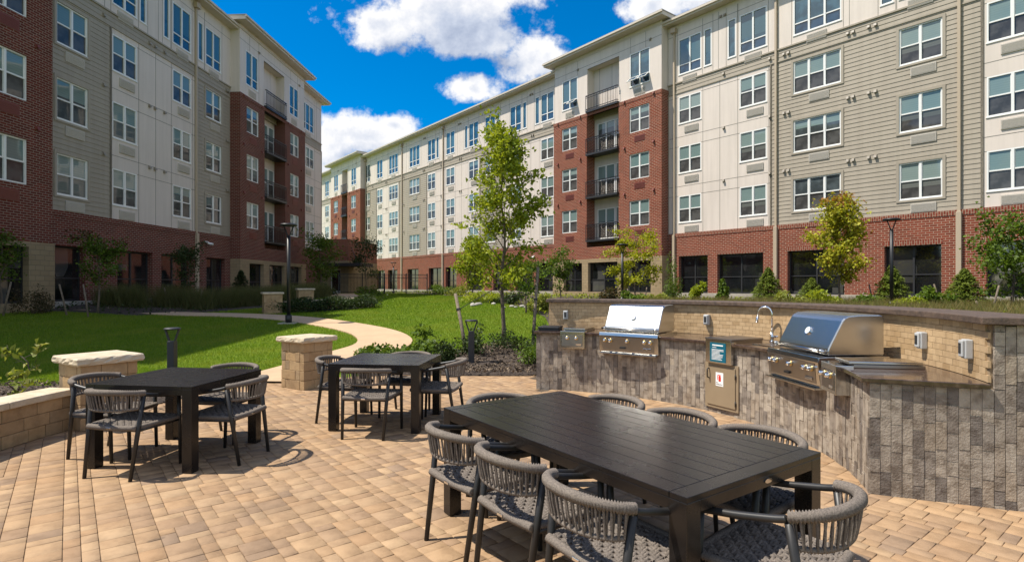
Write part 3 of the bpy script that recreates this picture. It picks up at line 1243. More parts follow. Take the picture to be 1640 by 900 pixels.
RB = thing('apartment_building', 'long sunlit five-storey apartment block with cream panels and a red brick ground floor, right side', 'building', (10.84, 36.5, 0), math.atan2(-.784, .621))
rw = [(0, 1.65, 2), (4.22, 5.86, 2), (7.36, 9.78, 3), (12.34, 14.04, 2), (15.6, 17.3, 2), (20.5, 22.9, 3),
      (-49.1, -47.45, 2), (-45.4, -43.75, 2), (-41.95, -39.55, 3), (-36.65, -34.25, 3), (-32.45, -30.8, 2), (-28.6, -26.95, 2),
      (-24.35, -22.7, 2), (-21.6, -19.95, 2), (-17.75, -16.15, 2), (-13.55, -11.95, 2), (-63.9, -62.3, 2)]
rw5 = [(0, 1.65, 2), (1.85, 2.37, 1), (3.46, 3.98, 1), (4.22, 5.86, 2), (7.36, 9.78, 3), (11.55, 12.1, 1), (12.34, 14.04, 2), (15.6, 17.3, 2),
       (-49.1, -47.45, 2), (-45.4, -43.75, 2), (-41.95, -39.55, 3), (-36.65, -34.25, 3), (-32.45, -30.8, 2), (-30.6, -30.08, 1), (-28.6, -26.95, 2),
       (-25.1, -24.58, 1), (-24.35, -22.7, 2), (-21.6, -19.95, 2), (-19.75, -19.25, 1), (-17.75, -16.15, 2), (-15.95, -15.45, 1), (-14.3, -13.75, 1), (-13.55, -11.95, 2), (-63.9, -62.3, 2)]
rz = [(-74, -59.6, 'panel'), (-49.5, -45.5, 'siding'), (-45.5, -39.2, 'panel'), (-39.2, -32.6, 'siding'), (-32.6, -22.4, 'panel'), (-22.4, -18.9, 'siding'),
      (-18.9, -11.1, 'panel'), (-.8, 6.1, 'panel'), (6.1, 15.45, 'siding'), (15.45, 26, 'panel')]
rg = [(.05, 2.15), (2.8, 5.68), (7.06, 9.95), (11.74, 14.01), (15.6, 18.6), (20, 23),
      (-47.4, -45.75), (-45.3, -43.0), (-42.1, -39.6), (-37.0, -34.4), (-32.1, -29.45), (-28.6, -26.5), (-24.6, -21.8), (-20.2, -17.9), (-16.9, -14.6), (-13.9, -12.0)]
main_wall(RB, -74, 26, rz, rw, rw5, rg, M_BRICK, 0, 18.6, ())
bay(RB, -11.15, -.78, .75, (-7.52, -4.43), [(-10.22, -8.55), (-3.47, -1.78)], [(-9.95, -7.98), (-7.35, -4.5), (-3.98, -1.63)], M_BRICK, 19.0, 3.56, 0)
bay(RB, -59.6, -48.9, .75, (-55.3, -53.3), [(-58.4, -56.8), (-52.05, -50.4)], [(-58.5, -56.4), (-55.6, -53.2), (-52.2, -50.2)], M_BRICK, 19.0, 3.56, 0)
for x in (-.30, 6.42, 14.66, -29.1, -38.4, -49.0 + .3):
    downspout(RB, x, -.0, .3, 4.9, 18.05)
for z in (7.95, 11.15, 14.42):
    for x in (3.2, 6.05, 6.85, 7.1, 10.1, 10.35, 11.05, 11.35, -14.75, -14.5, -18.6, -26.0, -25.7, -29.6, -33.4, -33.1, -38.0, -42.8, -42.5, -46.6):
        hood(RB, x, z, 0, M_HOOD)
for x in (3.0, -14.9, -26.1, -33.2):
    for q in (0, .28):
        hood(RB, x + q, 17.95, 0, M_HOOD)
# open awning sashes on the top floor of the near bay
for xa, xb in ((-3.42, -2.70), (-2.55, -1.83), (-9.35, -8.62)):
    mb = MB()
    for (p, q, r_, s_) in ((xa, xb, 0, .05), (xa, xb, .47, .52), (xa, xa + .05, .05, .47), (xb - .05, xb, .05, .47)):
        mb.box(p, q, -.02, .02, -s_, -r_)
    o = mb.build('open_sash', M_WHITE, RB, loc=(0, -.73, 15.86))
    o.rotation_euler = (R(-48), 0, 0)
    g = MB()
    g.quad((xa, 0, -.5), (xb, 0, -.5), (xb, 0, -.02), (xa, 0, -.02))
    g.build('pane', M_GAW, o)


def camera_part(bld, x, y, z):
    mb = MB()
    mb.box(x - .05, x + .05, y - .10, y, z, z + .09)
    mb.tube([(x, y - .1, z + .04), (x, y - .22, z)], .035, 10)
    mb.tube([(x - .05, y - .20, z - .05), (x + .22, y - .34, z - .09)], [.075, .07], 12)
    mb.build('security_camera', M_WHITE, bld, True)


camera_part(RB, -14.3, -.06, 4.05)

LB = thing('apartment_building', 'shaded five-storey apartment block with dark red brick and beige siding, left side', 'building', (-20.57, 0, 0), math.atan2(1, .058))
lw = [(23.67, 25.30, 2), (26.76, 28.38, 2), (31.1, 32.72, 2), (34.12, 35.75, 2), (47.6, 50.1, 3)]
lw5 = [(23.67, 25.30, 2), (26.76, 28.38, 2), (28.58, 29.05, 1), (30.36, 30.84, 1), (31.1, 32.72, 2), (33.4, 33.9, 1), (34.12, 35.75, 2), (47.6, 50.1, 3)]
lz = [(22.9, 26.64, 'siding'), (26.64, 33.2, 'panel'), (33.2, 36.85, 'siding'), (46.6, 51.8, 'panel')]
lg = [(23.55, 25.1), (27.0, 29.4), (30.1, 32.6), (34.1, 36.1)]
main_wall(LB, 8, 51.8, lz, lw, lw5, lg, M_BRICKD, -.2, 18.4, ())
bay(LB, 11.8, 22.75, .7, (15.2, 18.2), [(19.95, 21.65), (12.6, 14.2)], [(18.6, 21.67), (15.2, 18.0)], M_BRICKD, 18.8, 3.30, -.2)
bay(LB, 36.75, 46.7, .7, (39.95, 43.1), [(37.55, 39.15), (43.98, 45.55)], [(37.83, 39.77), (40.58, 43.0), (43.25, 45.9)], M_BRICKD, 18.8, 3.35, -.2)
downspout(LB, 33.1, 0, .3, 4.7, 17.9)
for z in (7.75, 10.95, 14.2):
    for x in (26.2, 29.25, 29.65, 30.4, 36.3, 36.5):
        hood(LB, x, z, 0, M_HOOD)
camera_part(LB, 34.0, -.06, 4.2)

# entrance block at the far end of the left building
EB = thing('entrance_block', 'low brick and tan stone entrance block with a flat dark canopy behind the lawn', 'building', (-17.4, 52.2, 0), R(-8))
mb = MB()
mb.box(-.6, 2.3, 0, 7, 3.9, 5.9)
mb.build('brick_wall', M_BRICK, EB)
mb = MB()
wall_part(None, '', None, -.6, 2.32, -1, 3.9, -.02, [(.55, 1.55, .82, 3.1)], .25, into=mb)
wall_part(None, '', None, -.02, 7, -1, 3.9, 2.32, axis='+x', into=mb)
mb.build('stone_wall', M_TAN, EB)
mb = MB()
mb.box(.55, .62, .1, .18, .82, 3.1)
mb.box(1.48, 1.55, .1, .18, .82, 3.1)
mb.box(.62, 1.48, .1, .18, 3.03, 3.1)
mb.box(.62, 1.48, .1, .18, .82, 1.1)
d_ = mb.build('glass_door', M_WHITE, EB)
g = MB()
g.quad((.6, .14, 1.0), (1.5, .14, 1.0), (1.5, .14, 3.05), (.6, .14, 3.05))
g.build('pane', M_STORE, d_)
mb = MB()
mb.box(-.8, 4.2, -1.7, 1.2, 3.35, 3.62)
cn = mb.build('canopy', M_DARKBAND, EB)
mb = MB()
mb.tube([(3.6, -.9, 3.62), (2.34, .5, 5.2)], .03, 6)
mb.tube([(.3, -1.2, 3.62), (.3, 0, 5.2)], .03, 6)
mb.build('canopy_rod', M_BLACK, cn)


# ------------------------------------------------------------------ outdoor kitchen
KA0, KA1 = -21.3, 78.6
CT0, CT1 = .868, .905
KIT = thing('outdoor_kitchen', 'curved stone outdoor kitchen counter with brown granite top and tan tiled back wall', 'outdoor kitchen', (KC[0], KC[1], 0))
O2 = (0, 0)


def kitchen():
    random.seed(11)
    core = MB()
    core.sector(O2, KR + .006, KR + .76, KA0 - .10, KA1 - .2, -.05, CT0 - .004, 60)
    core.build('counter_core', M_GROUT, KIT)
    mb = MB()
    # vertical running stone tiles round the front
    tw, th, gp = .068, .21, .0022
    arc = R(KA1 - KA0) * KR
    n = int(arc / tw)
    da = (KA1 - KA0) / n
    ga = math.degrees(gp / KR)
    for i in range(n):
        z = -.03 - random.random() * th
        while z < CT0 - .01:
            hh = th * random.choice((1, 1, 1, .5))
            z0, z1 = max(z, -.04), min(z + hh, CT0 - .006)
            if z1 - z0 > .02:
                off = random.uniform(-.006, .003)
                mb.sector(O2, KR + off, KR + .02, KA0 + i * da + ga, KA0 + (i + 1) * da - ga, z0 + gp, z1 - gp)
            z += hh
    mb.build('stone_cladding', M_TILE, KIT)
    # the flat end that faces the tables
    a = R(KA0)
    er = Vector((math.cos(a), math.sin(a), 0))
    et = Vector((math.sin(a), -math.cos(a), 0))
    mb = MB()
    for (r0, r1, zt) in ((KR, KR + .78, CT0 - .006), (KR + .78, KR + 1.17, 1.332)):
        n = max(1, round((r1 - r0) / .068))
        for i in range(n):
            ra, rb = r0 + (r1 - r0) * i / n + gp, r0 + (r1 - r0) * (i + 1) / n - gp
            z = -.03 - random.random() * th
            while z < zt - .01:
                hh = th * random.choice((1, 1, 1, .5))
                z0, z1 = max(z, -.04) + gp, min(z + hh, zt) - gp
                if z1 - z0 > .02:
                    off = random.uniform(0, .005)
                    p = [er * ra + et * (.012 + off), er * rb + et * (.012 + off), er * rb - et * .02, er * ra - et * .02]
                    mb.hexa([(q.x, q.y, z0) for q in p] + [(q.x, q.y, z1) for q in p])
                z += hh
    mb.build('end_cladding', M_TILE, KIT)
    # tall back wall
    mb = MB()
    mb.sector(O2, KR + .765, KR + 1.17, KA0 + .25, 77.2, -.05, 1.33, 60)
    mb.build('back_wall', M_GROUTT, KIT)
    mb = MB()
    tw, th = .102, .052
    r = KR + .75
    n = int(R(77.2 - KA0) * r / tw)
    da = (77.2 - KA0) / n
    ga = math.degrees(.0014 / r)
    rows = 8
    hh = (1.332 - CT1 - .002) / rows
    for j in range(rows):
        for i in range(n):
            sh = (j % 2) * .5 * da
            a0, a1 = KA0 + .1 + i * da + sh, KA0 + .1 + (i + 1) * da + sh
            a1 = min(a1, 77.2)
            off = random.uniform(-.0012, .0012)
            mb.sector(O2, r + off, r + .02, a0 + ga, a1 - ga, CT1 + .002 + j * hh + .0014, CT1 + .002 + (j + 1) * hh - .0014)
    mb.build('backsplash', M_BSPL, KIT)
    mb = MB()
    mb.sector(O2, KR + .69, KR + 1.22, KA0 - .9, 77.8, 1.335, 1.39, 80)
    mb.build('wall_cap', M_WCAP, KIT, bev=.008)
    mb = MB()
    mb.sector(O2, KR - .06, KR + .748, KA0 - .75, KA1 + .5, CT0, CT1, 80)
    mb.build('countertop', M_GRAN, KIT, bev=.006)
    for an in (73.0, 39.5, -7.2, -17.3):
        o = MB()
        o.box(-.04, .04, -.055, 0, -.075, .075)
        o.box(-.032, .032, -.075, -.0552, -.062, .068)
        q = o.build('outlet_cover', M_OUTLET, KIT, bev=.008)
        q.location = ((KR + .749) * math.cos(R(an)), (KR + .749) * math.sin(R(an)), 1.125)
        q.rotation_euler = (0, 0, R(an - 90))
        o = MB()
        o.box(-.018, .018, -.079, -.0752, -.035, .045)
        o.build('outlet_face', M_DARKBAND, q)


kitchen()


def kat(an, r=0.0):
    return (KC[0] + (KR + r) * math.cos(R(an)), KC[1] + (KR + r) * math.sin(R(an)), 0), R(an - 90)


def lathe_y(mb, prof, x, y, z, n=16):
    """rings facing -y: prof of (depth towards the viewer, radius)"""
    vs, fs = [], []
    for d, r in prof:
        for j in range(n):
            t = 2 * math.pi * j / n
            vs.append((x + r * math.cos(t), y - d, z + r * math.sin(t)))
    for i in range(len(prof) - 1):
        for j in range(n):
            fs.append((i * n + j, i * n + (j + 1) % n, (i + 1) * n + (j + 1) % n, (i + 1) * n + j))
    fs.append(tuple((len(prof) - 1) * n + j for j in range(n)))
    mb.add(vs, fs)


def knob(parent, x, y, z):
    mb = MB()
    mb.m = 0
    lathe_y(mb, [(0, .030), (.008, .030), (.012, .024)], x, y, z)
    mb.m = 1
    lathe_y(mb, [(.010, .019), (.042, .021), (.050, .017)], x, y, z)
    mb.build('knob', [M_BRASS, M_CHROME], parent, True)


def gas_grill(an, label):
    loc, rz_ = kat(an)
    t = thing('gas_grill', label, 'grill', loc, rz_, 'built-in gas grills')
    mb = MB()
    mb.box(-.46, .46, -.02, .60, .80, .935)
    mb.build('firebox', M_STEEL, t, bev=.006)
    mb = MB()
    mb.prism([(-.125, .885), (-.115, .93), (.0, .937), (.0, .64), (-.10, .64)], -.46, .46)
    pn = mb.build('control_panel', M_STEEL, t, bev=.006)
    mb = MB()
    mb.prism([(-.1275, .868), (-.1055, .672), (-.104, .672), (-.126, .868)], -.405, .405)
    mb.build('panel_inset', M_STEELD, pn)
    mb = MB()
    mb.prism([(-.150, .618), (-.150, .636), (-.02, .638), (-.02, .618)], -.44, .44)
    mb.build('drip_tray', M_STEEL, t, bev=.004)
    mb = MB()
    mb.box(-.12, -.03, -.128, -.112, .705, .727)
    mb.build('tray_pull', M_BLACK, pn)
    mb = MB()
    mb.box(.24, .36, -.1215, -.110, .70, .73)
    mb.build('maker_plate', M_CHROME, pn, bev=.003)
    for x in (-.355, -.265, .0, .265, .355):
        knob(pn, x, -.122, .815)
    prof = [(.0, .945), (-.005, .99), (.0, 1.01), (.015, 1.04), (.140, 1.275), (.165, 1.303), (.205, 1.325), (.32, 1.335), (.52, 1.335), (.55, 1.325), (.565, 1.30), (.565, .945)]
    mb = MB()
    mb.prism(prof, -.43, .43)
    lid = mb.build('lid', M_LID, t, bev=.012, seg=3)
    mb = MB()
    mb.tube([(-.45, -.055, .985), (.45, -.055, .985)], .013, 12)
    for x in (-.40, .40):
        mb.tube([(x, -.055, .985), (x, .0, .975)], .013, 10)
        mb.tube([(x - .018, -.055, .985), (x + .018, -.055, .985)], .024, 12)
    mb.build('lid_handle', M_STEEL, lid, True)
    mb = MB()
    c = Vector((.0, .0745, 1.152))
    nrm = Vector((0, -.883, .47))
    e1, e2 = Vector((1, 0, 0)), Vector((0, .47, .883))
    for h0, h1, r0, r1, mi in ((0, .016, .045, .045, 0), (.016, .0165, .037, .001, 1)):
        mb.m = mi
        vs = []
        for h_, r_ in ((h0, r0), (h1, r1)):
            vs += [c + nrm * h_ + (e1 * math.cos(q) + e2 * math.sin(q)) * r_ for q in np.linspace(0, 2 * math.pi, 20, endpoint=False)]
        mb.add(vs, [(j, (j + 1) % 20, 20 + (j + 1) % 20, 20 + j) for j in range(20)] + [tuple(range(20, 40))])
    mb.build('thermometer', [M_CHROME, M_PAPER], lid)
    return t


gas_grill(52.4, 'stainless built-in grill with bright lid under the left part of the back wall')
gas_grill(4.2, 'large stainless grill with blue sky mirrored in its lid, beside the faucet')


def side_burner(an, label, w_):
    loc, rz_ = kat(an)
    t = thing('side_burner', label, 'burner', loc, rz_, 'side burners')
    mb = MB()
    mb.box(-w_, w_, -.13, .02, .665, .925)
    pn = mb.build('control_panel', M_STEEL, t, bev=.006)
    mb = MB()
    mb.box(-w_ + .03, w_ - .03, -.134, -.131, .70, .87)
    mb.build('panel_inset', M_STEELD, pn)
    mb = MB()
    mb.box(w_ - .13, w_ - .05, -.138, -.1345, .715, .74)
    mb.build('maker_plate', M_CHROME, pn)
    for x in (-.075, .065):
        knob(pn, x, -.134, .825)
    mb = MB()
    mb.box(-w_ + .01, w_ - .01, .02, .58, CT1 + .001, .935)
    mb.build('burner_body', M_STEELD, t, bev=.005)
    mb = MB()
    mb.box(-w_ + .02, w_ - .02, -.02, .57, .938, .962)
    mb.build('lid', M_STEEL, t, bev=.006)


side_burner(68.0, 'two-knob side burner at the left end of the counter', .19)
side_burner(-9.8, 'narrow two-knob side burner next to the counter corner', .17)

# black griddle plate at the far left end
loc, rz_ = kat(75.6, .30)
t = thing('griddle_cover', 'flat black griddle cover lying on the counter end', 'griddle cover', (loc[0], loc[1], CT1 + .001), rz_)
mb = MB()
mb.box(-.16, .16, -.20, .20, 0, .03)
mb.build('tray', M_DARKBAND, t, bev=.006)
mb = MB()
mb.box(-.17, .17, -.21, .21, .031, .058)
mb.build('lid', M_BLACK, t, bev=.01)

# drop-in cooler box with the teal notice
loc, rz_ = kat(27.2)
t = thing('cooler_box', 'stainless drop-in cooler box with a teal notice on its front', 'cooler', loc, rz_)
mb = MB()
mb.box(-.205, .205, -.075, .02, .64, .93)
b_ = mb.build('front_panel', M_STEEL, t, bev=.006)
mb = MB()
mb.box(-.21, .21, -.08, .50, .931, .955)
mb.build('lid', M_STEELD, t, bev=.006)
mb = MB()
mb.box(-.20, .20, .021, .49, CT1 + .001, .930)
mb.build('bin', M_STEELD, t)
mb = MB()
mb.box(-.125, .125, -.080, -.0755, .66, .90)
sg_ = mb.build('notice', M_TEAL, t)
mb = MB()
random.seed(2)
mb.box(-.085, .085, -.0825, -.0805, .862, .876)
mb.box(-.085, -.02, -.0825, -.0805, .838, .844)
for i in range(9):
    mb.box(-.095, random.uniform(.03, .10), -.0825, -.0805, .812 - i * .0155, .818 - i * .0155)
mb.build('notice_text', M_PAPER, sg_)

# access door with the extinguisher sticker
loc, rz_ = kat(27.0)
t = thing('access_door', 'champagne metal access door with a red fire extinguisher sticker', 'door', loc, rz_)
mb = MB()
mb.box(-.265, .265, -.03, .01, .065, .635)
mb.build('door_frame', M_DOOR, t, bev=.004)
mb = MB()
mb.box(-.225, .225, -.042, -.031, .105, .60)
dl = mb.build('door_leaf', M_DOOR, t, bev=.004)
mb = MB()
mb.tube([(-.185, -.045, .44), (-.185, -.075, .45), (-.185, -.078, .50), (-.185, -.075, .555), (-.185, -.045, .565)], .008, 8)
mb.build('handle', M_BLACK, dl, True)
for z in (.17, .50):
    mb = MB()
    mb.tube([(.229, -.044, z - .03), (.229, -.044, z + .03)], .007, 8)
    mb.build('hinge', M_DARKBAND, dl, True)
mb = MB()
mb.m = 0
mb.box(-.075, .045, -.0445, -.0425, .355, .525)
mb.m = 1
mb.box(-.028, .008, -.0465, -.0447, .415, .475)
mb.prism([(-.0465, .475), (-.0447, .475), (-.0447, .487), (-.0465, .487)], -.020, .0)
mb.prism([(-.0465, .487), (-.0447, .487), (-.0447, .496), (-.0465, .496)], -.045, .008)
mb.box(-.047, -.038, -.0465, -.0447, .43, .485)
mb.m = 2
mb.build('sticker', [M_PAPER, M_RED, M_INK], dl)


def text_part(body, parent, loc, size, m, name):
    cu = bpy.data.curves.new(name, 'FONT')
    cu.body = body
    cu.size = size
    cu.extrude = .0006
    to = bpy.data.objects.new(name, cu)
    COL.objects.link(to)
    me = bpy.data.meshes.new_from_object(to)
    bpy.data.objects.remove(to)
    me.materials.clear()
    me.materials.append(m)
    o = bpy.data.objects.new(name, me)
    o.location = loc
    o.rotation_euler = (R(90), 0, 0)
    link(o, parent)


text_part('Fire\nExtinguisher', dl, (-.066, -.0455, .392), .020, M_INK, 'sticker_text')

# faucet and sink
loc, rz_ = kat(23.9, .645)
t = thing('faucet', 'chrome gooseneck faucet standing by the back wall', 'faucet', (loc[0], loc[1], CT1 + .001), rz_)
mb = MB()
mb.tube([(0, 0, 0), (0, 0, .012)], .035, 16)
mb.tube([(0, 0, .012), (0, 0, .11)], .022, 14)
mb.build('base', M_CHROME, t, True)
mb = MB()
pts = [(0, 0, .10), (0, 0, .34)] + [(-.085 + .085 * math.cos(q), -.03 * (1 - math.cos(q)), .34 + .10 * math.sin(q)) for q in np.linspace(.2, 2.9, 12)] + [(-.175, -.06, .30)]
mb.tube(pts, .012, 12)
mb.build('spout', M_CHROME, t, True)
mb = MB()
mb.tube([(-.173, -.06, .315), (-.180, -.062, .27), (-.184, -.064, .235)], [.013, .019, .022], 12)
mb.build('spray_head', M_CHROME, t, True)
mb = MB()
mb.tube([(.015, 0, .06), (.06, -.01, .065), (.115, -.03, .075)], [.018, .014, .008], 10)
mb.build('lever', M_CHROME, t, True)
loc, rz_ = kat(18.8, .34)
t = thing('sink', 'small stainless bar sink set in the granite in front of the faucet', 'sink', (loc[0], loc[1], CT1 + .0015), rz_)
mb = MB()
for (p, q, r_, s_) in ((-.16, .16, -.20, -.17), (-.16, .16, .17, .20), (-.16, -.13, -.17, .17), (.13, .16, -.17, .17)):
    mb.box(p, q, r_, s_, 0, .006)
mb.build('rim', M_STEEL, t)
mb = MB()
mb.box(-.13, .13, -.17, .17, .0005, .002)
mb.build('basin', M_STEELD, t)


# ------------------------------------------------------------------ tables
def table(name, label, loc, rz_, lx, ly, group, slat_dir='x', plate=None):
    t = thing(name, label, 'table', loc, rz_, group)
    hx, hy = lx / 2, ly / 2
    lg = .092
    mb = MB()
    bw = .09
    zt, z0 = .75, .725
    # breadboard ends and slats with open joints
    mb.box(-hx, -hx + bw, -hy, hy, z0, zt)
    mb.box(hx - bw, hx, -hy, hy, z0, zt)
    n = max(6, round(ly / .105))
    gp = .0035
    sw = ly / n
    for i in range(n):
        mb.box(-hx + bw + gp, hx - bw - gp, -hy + i * sw + (gp / 2 if i else 0), -hy + (i + 1) * sw - (gp / 2 if i < n - 1 else 0), z0, zt - .0005)
    mb.build('tabletop', M_TABLE, t, bev=.0018)
    mb = MB()
    mb.box(-hx + .01, hx - .01, -hy + .01, hy - .01, z0 - .012, z0 - .002)
    mb.build('underframe', M_TABLE, t)
    za = .672
    for sx in (-1, 1):
        mb = MB()
        x = sx * (hx - .02)
        mb.box(x - .019, x + .019, -hy + lg, hy - lg, za, z0 - .001)
        mb.build('apron', M_TABLE, t, bev=.002)
    for sy in (-1, 1):
        mb = MB()
        y = sy * (hy - .02)
        mb.box(-hx + lg, hx - lg, y - .019, y + .019, za, z0 - .001)
        mb.build('apron', M_TABLE, t, bev=.002)
    for sx in (-1, 1):
        for sy in (-1, 1):
            mb = MB()
            x, y = sx * (hx - lg / 2 - .0005), sy * (hy - lg / 2 - .0005)
            mb.box(x - lg / 2, x + lg / 2, y - lg / 2, y + lg / 2, 0.004, z0 - .0005)
            mb.build('leg', M_TABLE, t, bev=.003)
    if plate:
        px_, py_, ang = plate
        mb = MB()
        n = 16
        vs = []
        for yy in (0, -.004):
            vs += [(.030 * math.cos(q) * (1.0), yy, .011 * math.sin(q)) for q in np.linspace(0, 2 * math.pi, n, endpoint=False)]
        mb.add(vs, [(j, (j + 1) % n, n + (j + 1) % n, n + j) for j in range(n)] + [tuple(range(n, 2 * n))])
        o = mb.build('nameplate', M_STEEL, t, loc=(px_, py_, .702))
        o.rotation_euler = (0, 0, ang)
    return t


BN = Vector((.717, 2.30, 0))
BL = Vector((-.577, .817, 0))
BWd = Vector((.817, .577, 0))
BTL, BTW = 2.09, 1.10
bc = BN + BL * (BTL / 2) + BWd * (BTW / 2)
bang = math.atan2(BL.y, BL.x)
# local x along the long axis (away), local -y is the side towards the kitchen... plate sits on the near end
table('dining_table', 'long slatted black dining table for eight, nearest the camera', (bc.x, bc.y, 0), bang, BTL, BTW, 'black patio dining tables', plate=(-BTL / 2 - .0005, -.05, -math.pi / 2))
table('dining_table', 'square black table beside the low seat wall on the left', (-3.19, 5.40, 0), R(-8), 1.03, 1.03, 'black patio dining tables', plate=(.06, -.516, 0))
table('dining_table', 'square black table in front of the stone pillar with the path behind', (-1.47, 6.67, 0), R(-7), 1.04, .99, 'black patio dining tables')


# ------------------------------------------------------------------ rope armchairs
def coil(mb, pts, r, pitch, n=7, amp=.13):
    """a rail wrapped with rope: a tube with a ridge for every turn"""
    P = smooth_path(pts, 10)
    L = [0]
    for a, b in zip(P[:-1], P[1:]):
        L.append(L[-1] + (b - a).length)
    m = int(L[-1] / pitch * 2)
    out, rr = [], []
    j = 0
    for i in range(m + 1):
        s_ = L[-1] * i / m
        while j < len(L) - 2 and L[j + 1] < s_:
            j += 1
        t_ = (s_ - L[j]) / max(1e-9, L[j + 1] - L[j])
        out.append(P[j].lerp(P[j + 1], min(1, t_)))
        rr.append(r * (1 + (amp if i % 2 else -amp)))
    mb.tube(out, rr, n)
    return P


def make_chair():
    t = thing('armchair', 'x', 'chair', (0, 0, 0), 0, 'grey rope armchairs around the tables')
    for s in (-1, 1):
        mb = MB()
        mb.tube([(s * .268, .235, .0), (s * .268, .222, .40), (s * .268, .212, .632)], [.015, .018, .018], 10)
        mb.build('leg', M_FRAME, t, True)
        mb = MB()
        mb.tube([(s * .222, -.265, 0), (s * .240, -.205, .40), (s * .256, -.165, .685)], [.015, .019, .019], 10)
        mb.build('leg', M_FRAME, t, True)
        mb = MB()
        mb.tube(smooth_path([(s * .268, .245, .628), (s * .270, .20, .637), (s * .269, .05, .658), (s * .262, -.10, .686), (s * .258, -.155, .700)], 5), .0165, 12)
        mb.build('armrest', M_FRAME, t, True)
    mb = MB()
    mb.tube([(-.265, .20, .405), (.265, .20, .405)], .014, 8)
    mb.tube([(-.24, -.20, .405), (.24, -.20, .405)], .014, 8)
    for s in (-1, 1):
        mb.tube([(s * .240, -.20, .405), (s * .265, .21, .405)], .014, 8)
    mb.build('seat_frame', M_FRAME, t, True)
    # backrest: two wrapped rails and the rope strands between them
    up, lo = [], []
    for q in np.linspace(-82, 82, 13):
        a = R(q)
        up.append((.262 * math.sin(a), -.135 - .185 * math.cos(a), .708 + .028 * math.cos(a)))
        lo.append((.243 * math.sin(a), -.150 - .145 * math.cos(a), .592 - .012 * math.cos(a)))
    mb = MB()
    U = coil(mb, up, .0225, .0125, 9, .22)
    Lw = coil(mb, lo, .012, .0125, 7, .2)
    n = 40
    for i in range(n + 1):
        f = i / n * (len(U) - 1)
        j = min(int(f), len(U) - 2)
        p = U[j].lerp(U[j + 1], f - j)
        f2 = min(max(i + (.6 if i % 2 else -.2), 0), n) / n * (len(Lw) - 1)
        j2 = min(int(f2), len(Lw) - 2)
        q = Lw[j2].lerp(Lw[j2 + 1], f2 - j2)
        od = Vector((p.x, p.y + .05, 0)).normalized() * (.009 if i % 2 else -.004)
        mb.tube([p + od, (p + q) / 2 + od * 1.3, q + od], .0058, 6, False)
    mb.build('backrest', M_ROPE, t, True)
    # woven seat
    mb = MB()
    zc = .437
    def edge(yy):
        return .215 + (.255 - .215) * (yy + .22) / .47
    NW, NP = 13, 13
    for i in range(NW):
        v = (i + .5) / NW
        y = -.215 + .455 * v
        for dd_ in (-.0085, .0085):
            pts = []
            for j in range(2 * NP + 1):
                u_ = j / (2 * NP) * 2 - 1
                ph = math.pi * (j / 2.0 * 1.0 + i)
                z = zc + .0075 * math.cos(ph) + .006 * (1 - u_ * u_) * 0 - .012 * (1 - u_ * u_)
                pts.append((u_ * edge(y), y + dd_, z))
            mb.tube(pts, .0086, 5, False)
    for i in range(NP):
        u_ = (i + .5) / NP * 2 - 1
        for dd_ in (-.0085, .0085):
            pts = []
            for j in range(2 * NW + 1):
                v = j / (2 * NW)
                y = -.215 + .455 * v
                ph = math.pi * (j / 2.0 + .5 + i + .5)
                z = zc + .0075 * math.cos(ph) - .012 * (1 - u_ * u_)
                pts.append((u_ * edge(y) + dd_, y, z))
            mb.tube(pts, .0086, 5, False)
    ring = [(-.235, -.222, .428), (0, -.232, .424), (.235, -.222, .428)]
    coil(mb, ring, .021, .013, 8, .16)
    coil(mb, [(-.258, .245, .428), (0, .255, .424), (.258, .245, .428)], .021, .013, 8, .16)
    for s in (-1, 1):
        coil(mb, [(s * .232, -.20, .428), (s * .25, .02, .428), (s * .262, .23, .428)], .020, .013, 8, .16)
    st = mb.build('seat', M_ROPE, t, True)
    mb = MB()
    mb.box(-.022, .022, -.258, -.2525, .418, .434)
    mb.build('nameplate', M_CHROME, st, bev=.002)
    return t


CH = make_chair()
first = [True]


def chair(x, y, face, label):
    """face: direction the sitter looks, degrees from +X"""
    o = CH if first[0] else copy_tree(CH)
    first[0] = False
    o.location = (x, y, 0)
    o.rotation_euler = (0, 0, R(face - 90))
    o['label'] = label


def bt(l, w_):
    p = BN + BL * l + BWd * w_
    return p.x, p.y


fw = math.degrees(math.atan2(BWd.y, BWd.x))
fl = math.degrees(bang)
chair(*bt(1.56, -.02), fw + 3, 'grey rope armchair farthest left along the open side of the long table')
chair(*bt(.97, -.02), fw + 1, 'middle rope armchair of the three on the open side of the long table')
chair(*bt(.37, -.02), fw - 1, 'rope armchair nearest the camera on the open left side of the long table')
chair(*bt(1.60, 1.04), fw + 180, 'rope armchair at the kitchen side of the long table, under the bright grill')
chair(*bt(.99, 1.04), fw + 180, 'middle rope armchair on the kitchen side of the long table, near the access door')
chair(*bt(.41, 1.04), fw + 180, 'rope armchair on the kitchen side of the long table, closest to the counter corner')
chair(*bt(1.99, .52), fl + 180, 'rope armchair tucked at the far head of the long table')
chair(*bt(-.10, .49), fl + 6, 'rope armchair at the near head of the long table, lower right')
chair(-3.33, 4.94, 80, 'rope armchair in front of the square table by the seat wall')
chair(-2.68, 5.31, 171, 'rope armchair on the sunny right side of the square table by the seat wall')
chair(-3.85, 5.42, -8, 'rope armchair between the square table and the low seat wall')
chair(-3.06, 5.97, -98, 'rope armchair behind the square table by the seat wall')
chair(-1.54, 6.15, 84, 'rope armchair in front of the square table by the pillar')
chair(-2.02, 6.80, -5, 'rope armchair next to the stone pillar, left of the square table')
chair(-.87, 6.62, 172, 'rope armchair on the right of the square table, towards the bollard')
chair(-1.33, 7.07, -97, 'rope armchair behind the square table, backed by the shrubs')


